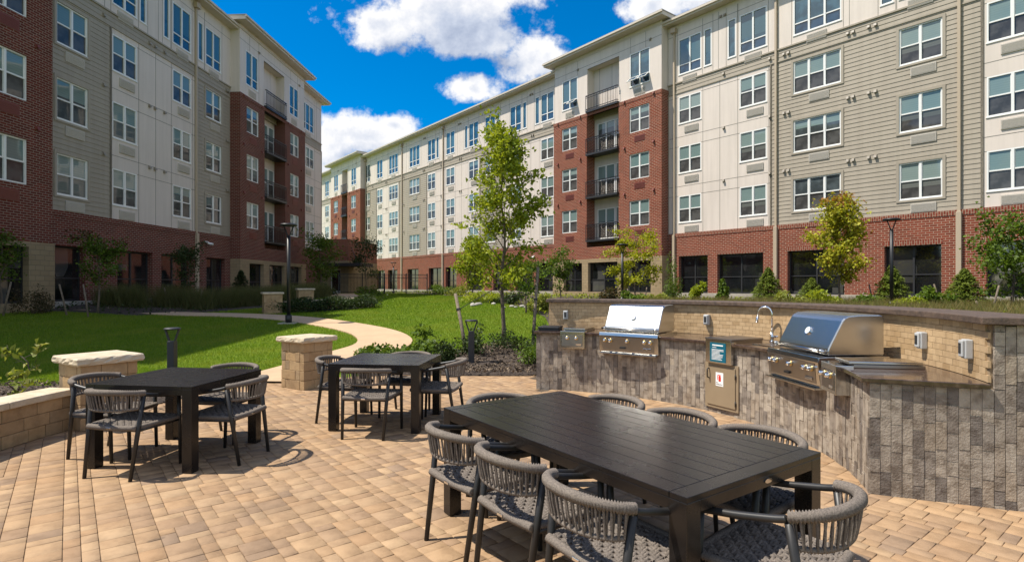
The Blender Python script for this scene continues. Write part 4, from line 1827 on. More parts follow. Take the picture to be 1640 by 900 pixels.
# ------------------------------------------------------------------ pillars and seat walls
def rough_cap(t, hw, hd, z0, z1, seed, m=M_CAP):
    random.seed(seed)
    mb = MB()
    N = 14
    per = []
    for i in range(N):
        per.append((-hw + 2 * hw * i / N, -hd))
    for i in range(N):
        per.append((hw, -hd + 2 * hd * i / N))
    for i in range(N):
        per.append((hw - 2 * hw * i / N, hd))
    for i in range(N):
        per.append((-hw, hd - 2 * hd * i / N))
    n = len(per)
    rings = []
    for k_, (ins, z) in enumerate(((.012, z0), (.0, z0 + .02), (.0, (z0 + z1) / 2), (.004, z1 - .012), (.014, z1))):
        rings.append([(x * (1 - ins / hw) + random.uniform(-1, 1) * (.007 if 0 < k_ < 4 else .003), y * (1 - ins / hd) + random.uniform(-1, 1) * (.007 if 0 < k_ < 4 else .003), z) for x, y in per])
    vs = [p for r_ in rings for p in r_]
    fs = []
    for k_ in range(len(rings) - 1):
        for j in range(n):
            fs.append((k_ * n + j, k_ * n + (j + 1) % n, (k_ + 1) * n + (j + 1) % n, (k_ + 1) * n + j))
    fs.append(tuple((len(rings) - 1) * n + j for j in range(n)))
    fs.append(tuple(range(n - 1, -1, -1)))
    mb.add(vs, fs)
    return mb.build('cap', m, t)


def pillar(label, x, y, rz_, hw, h, seed, z=0.0):
    t = thing('stone_pillar', label, 'pillar', (x, y, z), rz_, 'stone pillars with limestone caps')
    random.seed(seed)
    mb = MB()
    mb.box(-hw + .02, hw - .02, -hw + .02, hw - .02, -.1, h - .09)
    rows = 5
    rh = (h - .085) / rows
    for r_ in range(-1, rows):
        z0, z1 = r_ * rh + .002, (r_ + 1) * rh - .002
        fl_ = r_ % 2
        for k_ in range(4):
            c, s = math.cos(k_ * math.pi / 2), math.sin(k_ * math.pi / 2)
            cuts = [-hw, hw * (.25 if fl_ else -.3), hw - .10]
            for a, b in zip(cuts[:-1], cuts[1:]):
                o = random.uniform(-.003, .004)
                p = [(a + .002, -hw - o), (b - .002, -hw - o), (b - .002, -hw + .10), (a + .002, -hw + .10)]
                if b == cuts[-1]:
                    p[1] = (hw - .1 - .002, -hw - o)
                q = [(c * u_ - s * v_, s * u_ + c * v_) for u_, v_ in p]
                mb.hexa([(*u_, z0) for u_ in q] + [(*u_, z1) for u_ in q])
            # corner block
            o = random.uniform(-.003, .004)
            p = [(hw - .098, -hw - o), (hw + o, -hw - o), (hw + o, -hw + .10 - .002), (hw - .098, -hw + .10 - .002)]
            q = [(c * u_ - s * v_, s * u_ + c * v_) for u_, v_ in p]
            mb.hexa([(*u_, z0) for u_ in q] + [(*u_, z1) for u_ in q])
    mb.build('block_shaft', M_BLOCK, t, bev=.004, seg=1)
    rough_cap(t, hw + .055, hw + .055, h - .083, h, seed)


pillar('sunlit tan block pillar with a limestone cap beside the path, at the patio edge', -3.29, 9.02, R(58), .275, .81, 5)
pillar('tan block pillar with a broad limestone cap at the end of the low seat wall', -4.86, 6.60, R(58), .285, .81, 9)
pillar('small shaded grey pillar beside the garden path near the hedge', -10.25, 24.0, R(30), .36, .95, 13, hz(-10.25, 24) - .05)
pillar('far shaded pillar behind the lamp post by the building entrance', -10.4, 28.2, R(30), .36, .95, 17, hz(-10.4, 28.2) - .05)


def seat_wall():
    t = thing('seat_wall', 'low curved tan block seat wall with a limestone coping, left edge', 'wall', (KC[0], KC[1], 0))
    random.seed(3)
    r0, r1 = 4.74, 5.02
    mb = MB()
    mb.sector(O2, r0 + .02, r1, 170.5, 232, -.1, .385, 30)
    rows = 3
    rh = .39 / rows
    for k_ in range(-1, rows):
        a = 170.5 + (0 if k_ % 2 else -1.8)
        while a < 232:
            ln = random.choice((3.6, 4.8, 3.6, 2.4))
            o = random.uniform(-.003, .003)
            mb.sector(O2, r0 + o, r0 + .1, max(a, 170.4) + .03, a + ln - .03, k_ * rh + .002, (k_ + 1) * rh - .002, 2)
            a += ln
    mb.build('block_wall', M_BLOCK, t, bev=.004, seg=1)
    a = 170.6
    mb = MB()
    while a < 232:
        mb.sector(O2, r0 - .04 + random.uniform(-.004, .004), r1 + .04, a + .03, a + 9.5 - .03, .392, .462, 6)
        a += 9.5
    mb.build('coping', M_CAP, t, bev=.01)


seat_wall()
# low garden wall behind the hedge
gwp = smooth_path([(-10.0, 24.5), (-9.2, 25.7), (-8.0, 27.0), (-6.9, 27.9)], 5)
t = thing('garden_wall', 'low shaded garden wall with a pale coping behind the clipped hedge', 'wall', (0, 0, 0))
for nm, z0, z1, wd, m in (('block_wall', -.2, .40, .13, M_BLOCK), ('coping', .402, .47, .18, M_CAP)):
    mb = MB()
    for a, b in zip(gwp[:-1], gwp[1:]):
        n_ = Vector((-(b - a).y, (b - a).x, 0)).normalized() * wd
        za = hz(a.x, a.y)
        p = [a - n_, b - n_, b + n_, a + n_]
        mb.hexa([(q.x, q.y, za + z0) for q in p] + [(q.x, q.y, za + z1) for q in p])
    mb.build(nm, m, t)


# ------------------------------------------------------------------ bollards, lamp posts, fence
def bollard(label, x, y, z=0):
    t = thing('bollard_light', label, 'bollard light', (x, y, z), 0, 'dark bollard lights')
    mb = MB()
    mb.box(-.058, .058, -.058, .058, -.15, .68)
    mb.build('post', M_DARKBAND, t, bev=.008)
    mb = MB()
    for s in (-1, 1):
        mb.hexa([(s * .032, -.02, .67), (s * .058, -.02, .67), (s * .058, .02, .67), (s * .032, .02, .67),
                 (s * .10, -.02, .872), (s * .128, -.02, .872), (s * .128, .02, .872), (s * .10, .02, .872)])
    mb.build('fork', M_DARKBAND, t, bev=.004)
    mb = MB()
    mb.tube([(0, 0, .873), (0, 0, .893), (0, 0, .905)], [.128, .13, .105], 24)
    mb.build('lamp_head', M_DARKBAND, t, True)


bollard('dark bollard light in the mulch beside the young maple', -.81, 11.2, .03)
bollard('dark bollard light behind the square table, standing out against the shaded lawn', -5.75, 9.5)


def lamp(label, x, y, h, z=None, arm=True):
    t = thing('lamp_post', label, 'lamp post', (x, y, hz(x, y) if z is None else z), 0, 'black garden lamp posts')
    mb = MB()
    mb.box(-.27, .27, -.27, .27, -.3, .04)
    mb.build('footing', M_CONC, t)
    mb = MB()
    mb.tube([(0, 0, .04), (0, 0, .30)], .11, 16)
    mb.build('base_cover', M_BLACK, t, True)
    mb = MB()
    mb.tube([(0, 0, .3), (0, 0, h - .42)], .062, 14)
    mb.build('pole', M_BLACK, t, True)
    mb = MB()
    for s in (-1, 1):
        mb.tube([(0, 0, h - .45), (s * .04, 0, h - .40), (s * .17, 0, h - .07)], .02, 8)
    mb.build('fork', M_BLACK, t, True)
    mb = MB()
    mb.tube([(0, 0, h - .075), (0, 0, h - .03), (0, 0, h)], [.28, .29, .24], 28)
    mb.build('lamp_head', M_BLACK, t, True)


lamp('black lamp post rising from the shaded lawn beside the path', -7.80, 19.6, 3.48)
lamp('black lamp post among the conifers in front of the brick wall, right side', 14.2, 21.0, 3.40)
lamp('black lamp post in front of the near red brick bay', 5.6, 28.5, 3.0)
lamp('small distant lamp post behind the metal fence', -11.3, 53.5, 3.0)

fp = [(-15.6, 50.6), (-8.2, 54.2)]
t = thing('metal_fence', 'black metal picket fence across the far end of the lawn', 'fence', (0, 0, 0))
a, b = Vector((*fp[0], 0)), Vector((*fp[1], 0))
L_ = (b - a).length
u_ = (b - a) / L_
mb = MB()
for z in (.12, 1.45, 1.75):
    mb.obox(a.lerp(b, .5), u_, (-u_.y, u_.x, 0), L_ / 2, .02, hz(*fp[0]) + z, hz(*fp[0]) + z + .045)
mb.build('rails', M_BLACK, t)
mb = MB()
k_ = int(L_ / .125)
for i in range(k_ + 1):
    p = a.lerp(b, i / k_)
    mb.obox(p, u_, (-u_.y, u_.x, 0), .011, .011, hz(*fp[0]) + .05, hz(*fp[0]) + 1.82)
mb.build('pickets', M_BLACK, t)
for i in range(5):
    p = a.lerp(b, i / 4)
    mb = MB()
    mb.obox(p, u_, (-u_.y, u_.x, 0), .045, .045, hz(*fp[0]) - .2, hz(*fp[0]) + 1.9)
    mb.build('post', M_BLACK, t)


# ------------------------------------------------------------------ plants
def leaf_arrays(C, D, N, S, asp=.55, fold=.18):
    """diamond leaves: base, left, tip, right"""
    D = D / np.linalg.norm(D, axis=1, keepdims=True)
    N = N - (N * D).sum(1, keepdims=True) * D
    N = N / np.maximum(1e-6, np.linalg.norm(N, axis=1, keepdims=True))
    B = np.cross(D, N)
    S = S[:, None]
    v0 = C - D * S * .5
    v2 = C + D * S * .5 - N * S * .10
    v1 = C + B * S * asp * .5 + N * S * fold
    v3 = C - B * S * asp * .5 + N * S * fold
    V = np.stack([v0, v1, v2, v3], 1).reshape(-1, 3)
    F = np.arange(len(V)).reshape(-1, 4)
    return V, F


def leaf_obj(name, C, S, mats, rng, parent=None, asp=.6, up=.6, outdir=None, split=None):
    n = len(C)
    D = rng.normal(size=(n, 3))
    if outdir is not None:
        D = D * .6 + outdir
    D[:, 2] -= .25
    N = rng.normal(size=(n, 3)) * .7
    N[:, 2] += up * 1.6
    V, F = leaf_arrays(np.asarray(C), D, N, S, asp)
    me = fast_mesh(name, V, F, mats)
    if split is not None:
        me.polygons.foreach_set('material_index', split.astype(np.int32))
    return link(bpy.data.objects.new(name, me), parent)


def tree(label, x, y, h, cr, z0, n, ls, leaf, seed, prof='oval', tr=.05, nb=18, cat='tree', name='tree', z=None, lean=(0, 0), sig=.16, up=.5, asp=.75, ang=(30, 60), mats=None, topmat=0, multi=1, group=None):
    rng = np.random.default_rng(seed)
    zg = hz(x, y) if z is None else z
    t = thing(name, label, cat, (x, y, zg), 0, group)
    tm = MB()
    segs = []
    for s_ in range(multi):
        top = Vector((lean[0] + rng.normal() * .15 * (multi > 1), lean[1], h * (.97 if s_ == 0 else rng.uniform(.75, .95))))
        k = 8
        P = [Vector((top.x * (i / k) ** 1.5 + rng.normal() * .012 * i, top.y * (i / k) + rng.normal() * .012 * i, -.08 + (top.z + .08) * i / k)) for i in range(k + 1)]
        tm.tube(P, [tr * (1 - .88 * i / k) + .004 for i in range(k + 1)], 8)
        for i in range(nb):
            f = z0 / h * .92 + (.97 - z0 / h * .92) * ((i + rng.uniform(0, .8)) / nb)
            q = f * k
            j = min(int(q), k - 1)
            st = P[j].lerp(P[j + 1], q - j)
            az = i * 2.4 + rng.uniform(-.4, .4) + s_
            fr = (st.z - z0) / max(.1, h - z0)
            fr = min(max(fr, 0), 1)
            if prof == 'oval':
                rad = cr * (math.sin(math.pi * min(1, .22 + fr * .74)) ** .8)
            elif prof == 'maple':
                rad = cr * (.55 + .45 * min(1, fr / .25)) * (1.08 - .80 * fr)
            elif prof == 'cone':
                rad = cr * (1 - fr) ** .85 + .06
            elif prof == 'column':
                rad = cr * min(1, 1.2 - fr * .9)
            else:
                rad = cr * (.75 + .25 * math.sin(math.pi * fr))
            rad *= rng.uniform(.72, 1.15)
            el = R(rng.uniform(*ang))
            if prof == 'maple':
                el = R(ang[0] + (ang[1] - ang[0]) * fr + rng.uniform(-7, 7))
            if prof == 'cone':
                el = R(rng.uniform(-8, 14))
            L = rad / max(.3, math.cos(el))
            L = min(L, max(.15, (h * 1.03 - st.z) / max(.2, math.sin(el)))) if el > 0 else L
            d = Vector((math.cos(az) * math.cos(el), math.sin(az) * math.cos(el), math.sin(el)))
            bp = [st]
            for m_ in range(1, 5):
                bp.append(st + d * L * m_ / 4 + Vector((rng.normal(), rng.normal(), rng.normal() + (.5 if prof != 'cone' else -.3) * m_ / 4)) * .035 * L)
            r0 = max(.004, tr * .42 * (1 - f * .7))
            tm.tube(bp, [r0 * (1 - .8 * m_ / 4) for m_ in range(5)], 5)
            segs.append((bp[1], bp[4], L))
            for q_ in range(2 + int(L > .8)):
                b0 = bp[1 + q_ % 3].lerp(bp[2 + q_ % 3], rng.random())
                d2 = (d + Vector(rng.normal(size=3)) * .55).normalized()
                b1 = b0 + d2 * L * rng.uniform(.3, .5)
                tm.tube([b0, b1], [r0 * .45, .003], 4)
                segs.append((b0, b1, L * .5))
    tm.build('trunk', M_BARK, t, True)
    Ls = np.array([s_[2] for s_ in segs])
    pr = Ls / Ls.sum()
    # leaves sit in clumps along the twigs
    nc = max(12, n // 26)
    pick = rng.choice(len(segs), nc, p=pr)
    A = np.array([segs[i][0] for i in pick])
    B = np.array([segs[i][1] for i in pick])
    tt = rng.uniform(.15, 1.08, (nc, 1))
    CC = A + (B - A) * tt
    own = rng.integers(0, nc, n)
    C = CC[own] + rng.normal(size=(n, 3)) * sig * np.array([1, 1, .75])
    C = C[C[:, 2] > z0 * .75]
    sz = ls * rng.uniform(.65, 1.25, len(C))
    sp_ = None
    mm = [leaf]
    if mats:
        mm = [leaf, mats]
        hfr = (C[:, 2] / h)
        sp_ = (rng.random(len(C)) < np.clip((hfr - topmat) * 4.5, 0.03, .95)).astype(int)
    leaf_obj('crown', C, sz, mm, rng, t, asp, up, split=sp_)
    return t


def X(px, Y):
    return (px - 820) / 899 * Y


tree('young green maple held by two stakes in the mulch bed on the lawn', -.22, 13.7, 5.25, .98, 1.35, 5600, .105, L_MAPLE, 21, 'maple', .052, 36, sig=.125, ang=(36, 74), z=.04, name='maple_tree')
tree('golden maple with a rusty top in front of the brick wall, right side', X(1345, 24.5), 24.5, 4.6, 1.2, 1.2, 4600, .15, L_GOLD, 22, 'maple', .05, 26, sig=.19, ang=(18, 72), mats=L_RUST, topmat=.9, name='maple_tree')
tree('feathery yellow-green tree in front of the near brick bay', X(1018, 29), 29, 3.85, 1.25, .9, 3000, .13, L_YELL, 23, 'x', .045, 15, sig=.17, ang=(-2, 14), name='locust_tree')
tree('slim green tree left of the near brick bay, beside the storefront glass', X(898, 30), 30, 2.75, .7, .7, 1300, .13, L_GREEN, 24, 'oval', .035, 14, sig=.18)
tree('full yellow-green tree on the far bed left of the staked maple', X(757, 33), 33, 3.5, 1.0, .8, 2800, .15, L_MAPLE, 25, 'maple', .045, 22, sig=.22)
tree('leafy tree with dark spreading crown right of the staked maple', X(842, 24), 24, 2.2, .85, .8, 1000, .13, L_GREEN, 26, 'x', .04, 13, sig=.17, ang=(5, 35))
tree('dark green tree cut by the right picture edge over the conifer', X(1622, 19.5), 19.5, 3.2, 1.4, .6, 3000, .13, L_GREEN, 27, 'maple', .05, 20, sig=.18, ang=(10, 55))
tree('slim tree at the fence in front of the far brick bay', X(586, 51), 51, 4.6, 1.2, 1.5, 1200, .18, L_DARK, 28, 'oval', .06, 14, sig=.3)
tree('green tree at the entrance block beyond the lamp post', X(514, 44), 44, 4.6, 1.25, 1.0, 2200, .17, L_GREEN, 29, 'oval', .06, 18, sig=.30)
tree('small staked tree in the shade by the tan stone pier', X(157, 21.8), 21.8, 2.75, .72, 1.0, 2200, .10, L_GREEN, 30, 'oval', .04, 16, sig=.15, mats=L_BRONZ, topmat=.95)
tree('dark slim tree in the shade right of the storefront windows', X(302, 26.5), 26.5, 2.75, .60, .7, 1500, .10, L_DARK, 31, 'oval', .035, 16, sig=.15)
tree('shaded staked tree at the left picture edge', X(3, 20.6), 20.6, 2.9, .60, 1.3, 1300, .10, L_GREEN, 32, 'oval', .04, 14, sig=.15)
tree('slender leafy tree on the far bed in front of the brick wall', X(590, 58), 58, 2.6, .9, .5, 500, .18, L_GREEN, 33, 'oval', .05, 10, sig=.3)

def conifer(label, x, y, h, cr, n, leaf, seed):
    rng = np.random.default_rng(seed)
    t = thing('conifer', label, 'conifer', (x, y, hz(x, y)), 0, 'young conifers')
    tm = MB()
    tm.tube([(0, 0, -.1), (0, 0, h * .5), (0, 0, h)], [.05, .03, .006], 8)
    C, D = [], []
    nb = 120
    per = n // nb
    for i in range(nb):
        f = (i / nb) ** 1.15
        z = .05 + (h - .1) * f
        az = i * 2.4 + rng.uniform(-.3, .3)
        L = cr * (1 - f) ** .9 * rng.uniform(.75, 1.15) + .05
        d = np.array([math.cos(az), math.sin(az), 0])
        p = [np.array([0, 0, z]) + d * L * q + np.array([0, 0, .16 * q * L - .05 * q * q]) for q in (0, .5, 1)]
        tm.tube([tuple(v) for v in p], [.012, .008, .003], 4)
        q = rng.random(per) ** .6
        side = rng.normal(size=per) * .13 * (1.15 - q * .6) * (L + .25)
        sd_ = np.array([-d[1], d[0], 0])
        C.append(p[0] + np.outer(q, p[2] - p[0]) + np.outer(side, sd_) + np.c_[np.zeros(per), np.zeros(per), rng.normal(size=per) * .028 + .02])
        D.append(np.tile(d, (per, 1)) + np.outer(np.sign(side) * .7, sd_) + rng.normal(size=(per, 3)) * .35)
    tm.build('trunk', M_BARK, t, True)
    C, D = np.concatenate(C), np.concatenate(D)
    D[:, 2] += .1
    N = rng.normal(size=C.shape) * .5 + np.array([0, 0, 1.2])
    V, F = leaf_arrays(C, D, N, .13 * rng.uniform(.6, 1.3, len(C)), .30)
    link(bpy.data.objects.new('crown', fast_mesh('crown', V, F, [leaf])), t)


for lab, px, Y, h, r_, n, sd in (('broad conifer left of the golden maple', 1230, 26.5, 1.75, .9, 6500, 41),
                                 ('conifer with the black lamp post standing before it', 1428, 23.5, 1.75, .9, 6500, 42),
                                 ('pointed conifer at the foot of the downspout, right side', 1545, 21.5, 1.55, .9, 6500, 43),
                                 ('shaded conifer by the stone-based bay of the left building', 386, 34, 1.7, .75, 3500, 44),
                                 ('low round conifer under the golden maple', 1300, 25.8, 1.25, .8, 4000, 45)):
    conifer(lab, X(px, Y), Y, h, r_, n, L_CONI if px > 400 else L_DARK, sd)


def shrub(label, x, y, rx, rz_, n, ls, leaf, seed, cat='shrub', name='shrub', asp=.55, group=None, up=.6, ry=None, lumps=9):
    rng = np.random.default_rng(seed)
    z = hz(x, y)
    t = thing(name, label, cat, (x, y, z), 0, group)
    ry = ry or rx
    cs = rng.normal(size=(lumps, 3)) * .42
    cs[:, 2] = np.abs(cs[:, 2]) * .9 + .15
    own = rng.integers(0, lumps, n)
    d = rng.normal(size=(n, 3))
    d /= np.linalg.norm(d, axis=1, keepdims=True)
    C = (cs[own] + d * (rng.random((n, 1)) ** .4) * .42) * np.array([rx, ry, rz_])
    C[:, 2] = np.abs(C[:, 2]) + .02
    mb = MB()
    for i in range(lumps):
        e = cs[i] * np.array([rx, ry, rz_])
        mb.tube([(0, 0, -.03), (e[0] * .5, e[1] * .5, e[2] * .45), tuple(e)], [.014, .009, .004], 5)
    mb.build('stems', M_BARK, t, True)
    leaf_obj('foliage', C, ls * rng.uniform(.6, 1.3, n), [leaf], rng, t, asp, up, outdir=d * .8)
    return t


shrub('low leafy shrub at the path edge behind the table, left one', -2.75, 11.4, .50, .46, 1100, .095, L_GREEN, 51)
shrub('low leafy shrub at the path edge behind the table, nearest the bollard', -1.95, 11.7, .52, .48, 1200, .095, L_GREEN, 52)
shrub('dark dense shrub left of the bollard light', -1.32, 11.2, .42, .50, 900, .065, L_DARK, 53)
shrub('dark shrub between the bollard and the maple stake', -.72, 12.3, .45, .52, 900, .065, L_DARK, 54)
shrub('dark round shrub right of the maple trunk', .22, 12.9, .58, .58, 1200, .065, L_DARK, 55)
shrub('bright green low shrub by the left end of the kitchen', .38, 11.1, .48, .40, 1000, .06, L_GREEN, 56)
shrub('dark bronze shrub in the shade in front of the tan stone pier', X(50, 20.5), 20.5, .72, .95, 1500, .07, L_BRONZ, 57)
shrub('upright columnar grass-green shrub at the corner of the near bay', X(1080, 31), 31, .75, 2.0, 1400, .16, L_GREEN, 58, asp=.25, up=.1)
shrub('dark shrub beside the far entrance canopy', X(520, 42), 42, 1.0, .7, 600, .14, L_DARK, 59)
shrub('bed shrub at the bend of the far walk', X(592, 40), 40, 1.0, .7, 600, .14, L_GREEN, 60)
for i, (px, Y, r_, h_, lf, nm) in enumerate((
        (705, 44, 1.1, .8, L_GREEN, 'mounded green shrub by the fence end'), (735, 42, 1.1, .9, L_LIME, 'pale variegated shrub near the far storefront glass'),
        (780, 31, 1.2, .6, L_MAPLE, 'spreading green shrub beyond the lawn left of the maple trunk'), (815, 30, 1.0, .5, L_DARK, 'dark low shrub beyond the lawn behind the maple trunk'),
        (925, 26, .8, .55, L_LIME, 'pale lime shrub behind the left kitchen wall'), (870, 25, .9, .6, L_LIME, 'lime variegated shrub at the lawn corner by the kitchen'),
        (975, 27, .6, .7, L_BRONZ, 'bronze tipped shrub in front of the bay storefront'), (1120, 27, .5, .7, L_MAPLE, 'yellow-green shrub in front of the ground-floor glass'),
        (1158, 26, .4, .8, L_GREEN, 'upright small shrub against the reflected car in the glass'), (1275, 22, .7, .55, L_LIME, 'lime perennial clump at the foot of the golden maple'),
        (1320, 21, .9, .5, L_MAPLE, 'green perennial mound above the kitchen wall cap'), (1375, 21, .8, .45, L_GREEN, 'green perennial mound left of the lamp post'),
        (1490, 20, .6, .65, L_GREEN, 'bright leafy perennial between the two right conifers'), (1455, 20, .7, .45, L_MAPLE, 'low yellow-green perennial right of the lamp post'),
        (1015, 26, .6, .45, L_GREEN, 'low green shrub under the feathery yellow tree'), (1050, 26, .6, .5, L_LIME, 'lime leaved shrub beside the bay corner'))):
    shrub(nm, X(px, Y), Y, r_, h_, 900, .14, lf, 70 + i)


def clipped_hedge():
    t = thing('hedge', 'dark clipped hedge running along the garden path in the shade', 'hedge', (0, 0, 0))
    rng = np.random.default_rng(5)
    n = 7000
    P = smooth_path([(-9.7, 24.0), (-8.7, 24.9), (-7.6, 26.2), (-6.9, 27.2)], 12)
    P = np.array([(p.x, p.y) for p in P])
    k = rng.integers(0, len(P), n)
    xy = P[k] + rng.normal(size=(n, 2)) * .33
    z = hgt(xy[:, 0], xy[:, 1]) + .55 * rng.random(n) ** .6 * (1 + .2 * np.sin(xy[:, 0] * 6))
    leaf_obj('foliage', np.c_[xy, z], .085 * rng.uniform(.6, 1.3, n), [L_DARK], rng, t)
    mb = MB()
    for p in P[::4]:
        zz = hz(*p)
        mb.tube([(p[0], p[1], zz - .05), (p[0] + .05, p[1], zz + .4)], [.02, .008], 5)
    mb.build('stems', M_BARK, t)


clipped_hedge()


def blades(name, xy, hh, wd, m, rng, bend=.5, label=None, cat=None):
    n = len(xy)
    z = hgt(xy[:, 0], xy[:, 1])
    a = rng.uniform(0, 2 * math.pi, n)
    b = rng.uniform(0, 2 * math.pi, n)
    l = (hh * rng.uniform(.6, 1.2, n))
    px_, py_ = np.cos(a) * wd / 2, np.sin(a) * wd / 2
    tx, ty = np.cos(b) * l * bend * rng.random(n), np.sin(b) * l * bend * rng.random(n)
    V = np.empty((n, 3, 3), np.float32)
    V[:, 0] = np.c_[xy[:, 0] - px_, xy[:, 1] - py_, z - .01]
    V[:, 1] = np.c_[xy[:, 0] + px_, xy[:, 1] + py_, z - .01]
    V[:, 2] = np.c_[xy[:, 0] + tx, xy[:, 1] + ty, z + l]
    me = fast_mesh(name, V.reshape(-1, 3), np.arange(3 * n).reshape(-1, 3), [m])
    o = link(bpy.data.objects.new(name, me))
    return tag(o, label, cat, kind='stuff')


def lawn_blades():
    rng = np.random.default_rng(8)
    n = 620000
    # denser near the camera
    Y = 8.5 + 46 * rng.random(n) ** 1.9
    Xx = rng.uniform(-1.05, .35, n) * Y * .95
    ok = (Xx > -20) & (np.hypot(Xx - KC[0], Y - KC[1]) > 5.0) & (Xx < 3.5)
    for pl in (POLY_P1, POLY_P2, BED_TREE, BED_LEFT, BED_BLDG, BED_HEDGE, BED_RIGHT):
        ok &= ~inpoly(Xx, Y, pl)
    ok &= ~((Y < 10.2) & (Xx > -4.9))
    Xx, Y = Xx[ok], Y[ok]
    hh = np.clip(.05 + .0012 * (Y - 10), .045, .08)
    wd = np.clip(.007 + .0008 * (Y - 9), .007, .03)
    blades('lawn_grass', np.c_[Xx, Y], hh, wd, L_GRASS, rng, .9, 'mown bright green grass of the courtyard lawn', 'grass')


lawn_blades()


def feather():
    rng = np.random.default_rng(9)
    P = smooth_path([(-17.2, 24.6), (-15.2, 25.6), (-13.4, 27.0), (-12.6, 29.5), (-12.6, 33), (-13.0, 37)], 10)
    cl = []
    for p in P[::2]:
        for q in range(2):
            cl.append((p.x + rng.normal() * .5, p.y + rng.normal() * .5))
    cl = np.array(cl)
    n = 26000
    xy = cl[rng.integers(0, len(cl), n)] + rng.normal(size=(n, 2)) * .22
    blades('ornamental_grass', xy, np.full(n, .95), np.full(n, .016), L_FEATH, rng, .7, 'tall soft ornamental grass bank in the shade by the path', 'ornamental grass')


feather()


def meadow():
    rng = np.random.default_rng(10)
    n = 60000
    Y = rng.uniform(9, 26, n)
    Xx = rng.uniform(2, 24, n)
    d = np.hypot(Xx - KC[0], Y - KC[1])
    ok = (d > 7.0) & inpoly(Xx, Y, BED_RIGHT) & (Xx > .24 * Y)
    xy = np.c_[Xx, Y][ok]
    blades('meadow_planting', xy, np.full(len(xy), .42), np.full(len(xy), .022), L_MEAD, rng, .8, 'loose ground cover of dry grasses and perennials behind the kitchen wall', 'ground cover')
    # leafy ground cover across the far beds
    n = 24000
    Y = rng.uniform(11, 58, n)
    Xx = rng.uniform(-14, 22, n)
    ok = inpoly(Xx, Y, BED_RIGHT)
    Xx, Y = Xx[ok], Y[ok]
    pn = np.sin(Xx * 1.3) * np.cos(Y * 1.1) + rng.normal(size=len(Xx)) * .3
    k = (pn > -.1) & (np.hypot(Xx - KC[0], Y - KC[1]) > 6.0)
    Xx, Y = Xx[k], Y[k]
    C = np.c_[Xx, Y, hgt(Xx, Y) + .25 * rng.random(len(Xx))]
    o = leaf_obj('leafy_ground_cover', C, .13 * rng.uniform(.6, 1.4, len(C)), [L_MAPLE], rng)
    tag(o, 'leafy green ground cover filling the beds along the sunlit building', 'ground cover', kind='stuff')
    n = 9000
    Y = rng.uniform(8, 52, n)
    Xx = rng.uniform(-21, -11, n)
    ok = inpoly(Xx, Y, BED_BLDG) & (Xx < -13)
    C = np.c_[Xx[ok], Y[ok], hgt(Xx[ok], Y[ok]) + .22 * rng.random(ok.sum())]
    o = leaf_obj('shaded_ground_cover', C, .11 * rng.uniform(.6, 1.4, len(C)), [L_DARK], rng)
    tag(o, 'dark leafy ground cover at the foot of the shaded building', 'ground cover', kind='stuff')


meadow()


# creeping plants, stones, wood chips by the patio
def chips():
    rng = np.random.default_rng(12)
    n = 9000
    x = rng.uniform(-3, 1.4, n)
    y = rng.uniform(9.9, 14.3, n)
    ok = inpoly(x, y, BED_TREE)
    x, y = x[ok], y[ok]
    x2 = rng.uniform(-8, -4.6, 5000)
    y2 = rng.uniform(4, 9.8, 5000)
    ok = inpoly(x2, y2, BED_LEFT)
    x, y = np.r_[x, x2[ok]], np.r_[y, y2[ok]]
    C = np.c_[x, y, hgt(x, y) + .075 + .018 * rng.random(len(x))]
    o = leaf_obj('wood_chips', C, .055 * rng.uniform(.5, 1.4, len(C)), [M_CHIP], rng, up=2)
    tag(o, 'brown wood chips scattered over the mulch beds', 'wood chips', kind='stuff')


chips()


def rocks(name, label, spots, seed):
    rng = np.random.default_rng(seed)
    bm = bmesh.new()
    for (x, y, r_) in spots:
        m = Matrix.Translation((x, y, hz(x, y) + .05)) @ Matrix.Rotation(rng.uniform(0, 6), 4, 'Z') @ Matrix.Diagonal((r_ * rng.uniform(.9, 1.5), r_, r_ * .6, 1))
        g_ = bmesh.ops.create_icosphere(bm, subdivisions=2, radius=1, matrix=m)
        for v in g_['verts']:
            v.co += Vector(rng.normal(size=3)) * r_ * .05
    me = bpy.data.meshes.new(name)
    bm.to_mesh(me)
    bm.free()
    me.polygons.foreach_set('use_smooth', [True] * len(me.polygons))
    me.materials.append(M_ROCK)
    tag(link(bpy.data.objects.new(name, me)), label, 'stones', kind='stuff')


random.seed(6)
sp_ = [(-5.3 + random.gauss(0, .10), 5.9 + random.uniform(-.5, .5), random.uniform(.03, .075)) for i in range(40)]
sp_ += [(-4.78 + random.gauss(0, .08), 9.4 + random.uniform(-.5, .5), random.uniform(.03, .07)) for i in range(36)]
rocks('river_stones', 'pale river stones edging the left planting bed', sp_, 1)
sp_ = [(X(784, 29) + random.gauss(0, .6), 29 + random.gauss(0, .4), random.uniform(.1, .17)) for i in range(5)] + [(X(830, 27) + random.gauss(0, 1), 27 + random.gauss(0, .4), random.uniform(.08, .15)) for i in range(7)]
rocks('edging_stones', 'white stones along the far lawn edge behind the maple', sp_, 2)

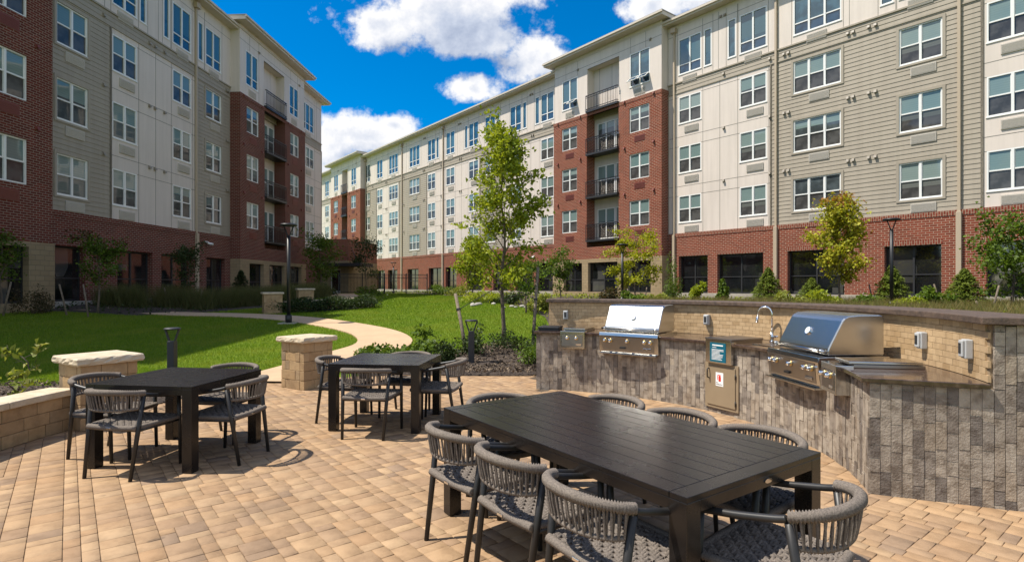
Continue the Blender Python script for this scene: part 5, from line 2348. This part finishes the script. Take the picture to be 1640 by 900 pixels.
shrub('creeping juniper mat behind the seat wall', -5.75, 6.7, .50, .16, 900, .045, L_GREEN, 91, lumps=14)
shrub('creeping juniper mat at the foot of the wide pillar', -5.5, 7.6, .55, .22, 900, .05, L_GREEN, 92, lumps=14)
shrub('ground-hugging green plant between the bollard and the path', -4.95, 8.8, .42, .2, 700, .05, L_GREEN, 93, lumps=12)
shrub('small juniper clump at the left picture edge behind the seat wall', -6.1, 6.0, .35, .2, 500, .05, L_DARK, 94, lumps=10)
tree('young pale-leaved sapling behind the seat wall, left edge', -5.95, 6.75, .80, .26, .16, 120, .10, L_LIME, 95, 'x', .012, 9, 'sapling', 'sapling', sig=.05, z=.02, ang=(15, 45), lean=(.05, 0), asp=.5)


def stake(label, a, b, strap=None, r_=.032, grp=None):
    t = thing('tree_stake', label, 'stake', a, 0, grp or 'wooden tree stakes')
    d = Vector(b) - Vector(a)
    mb = MB()
    mb.tube([Vector((0, 0, -.1)), d * .5, d], [r_, r_ * .95, r_ * .85], 8)
    mb.build('post', M_STAKE, t, True)
    if strap:
        mb = MB()
        p0 = d * strap[0]
        p1 = Vector(strap[1]) - Vector(a)
        mb.tube([p0, p0.lerp(p1, .5) - Vector((0, 0, .01)), p1], .008, 6)
        mb.tube([p0 - d.normalized() * .02, p0 + d.normalized() * .02], r_ * 1.25, 8)
        mb.build('strap', M_BLACK, t)


stake('leaning wooden stake left of the maple, behind the bollard', (-.98, 12.4, .04), (-1.32, 13.1, 1.42), (.74, (-.23, 13.7, 1.66)), .045)
stake('tall wooden stake right of the maple, by the kitchen end', (.46, 12.9, .04), (.62, 13.4, 2.05), (.62, (-.2, 13.7, 1.66)), .04)
for i, (px, Y, dx, h_, nm) in enumerate(((1322, 23.2, .2, .62, 'short pale stake left of the golden maple trunk'), (1375, 23.2, -.22, .62, 'short pale stake right of the golden maple trunk'),
                                         (1399, 25, .2, .95, 'thin pale stake left of the lamp post conifer'), (1508, 22, .3, .95, 'pale stake between the right conifers'),
                                         (1588, 18.5, -.25, .9, 'pale stake under the dark tree at the right edge'), (1572, 18, .18, .4, 'stubby stake at the foot of the right conifer'),
                                         (108, 20.6, .3, 1.15, 'left of the two pale stakes under the small shaded tree'), (142, 20.6, .2, 1.2, 'right of the two pale stakes under the small shaded tree'),
                                         (4, 19.6, -.3, 1.2, 'pale stake at the left picture edge'), (270, 25.5, .2, .9, 'stake left of the dark slim tree'), (318, 25.5, -.15, .9, 'stake right of the dark slim tree'),
                                         (1008, 27.8, .1, .75, 'left stake of the feathery yellow tree'), (1032, 27.8, -.12, .8, 'right stake of the feathery yellow tree'))):
    x_ = X(px, Y)
    z_ = hz(x_, Y)
    stake(nm, (x_, Y, z_), (x_ - dx, Y, z_ + h_))
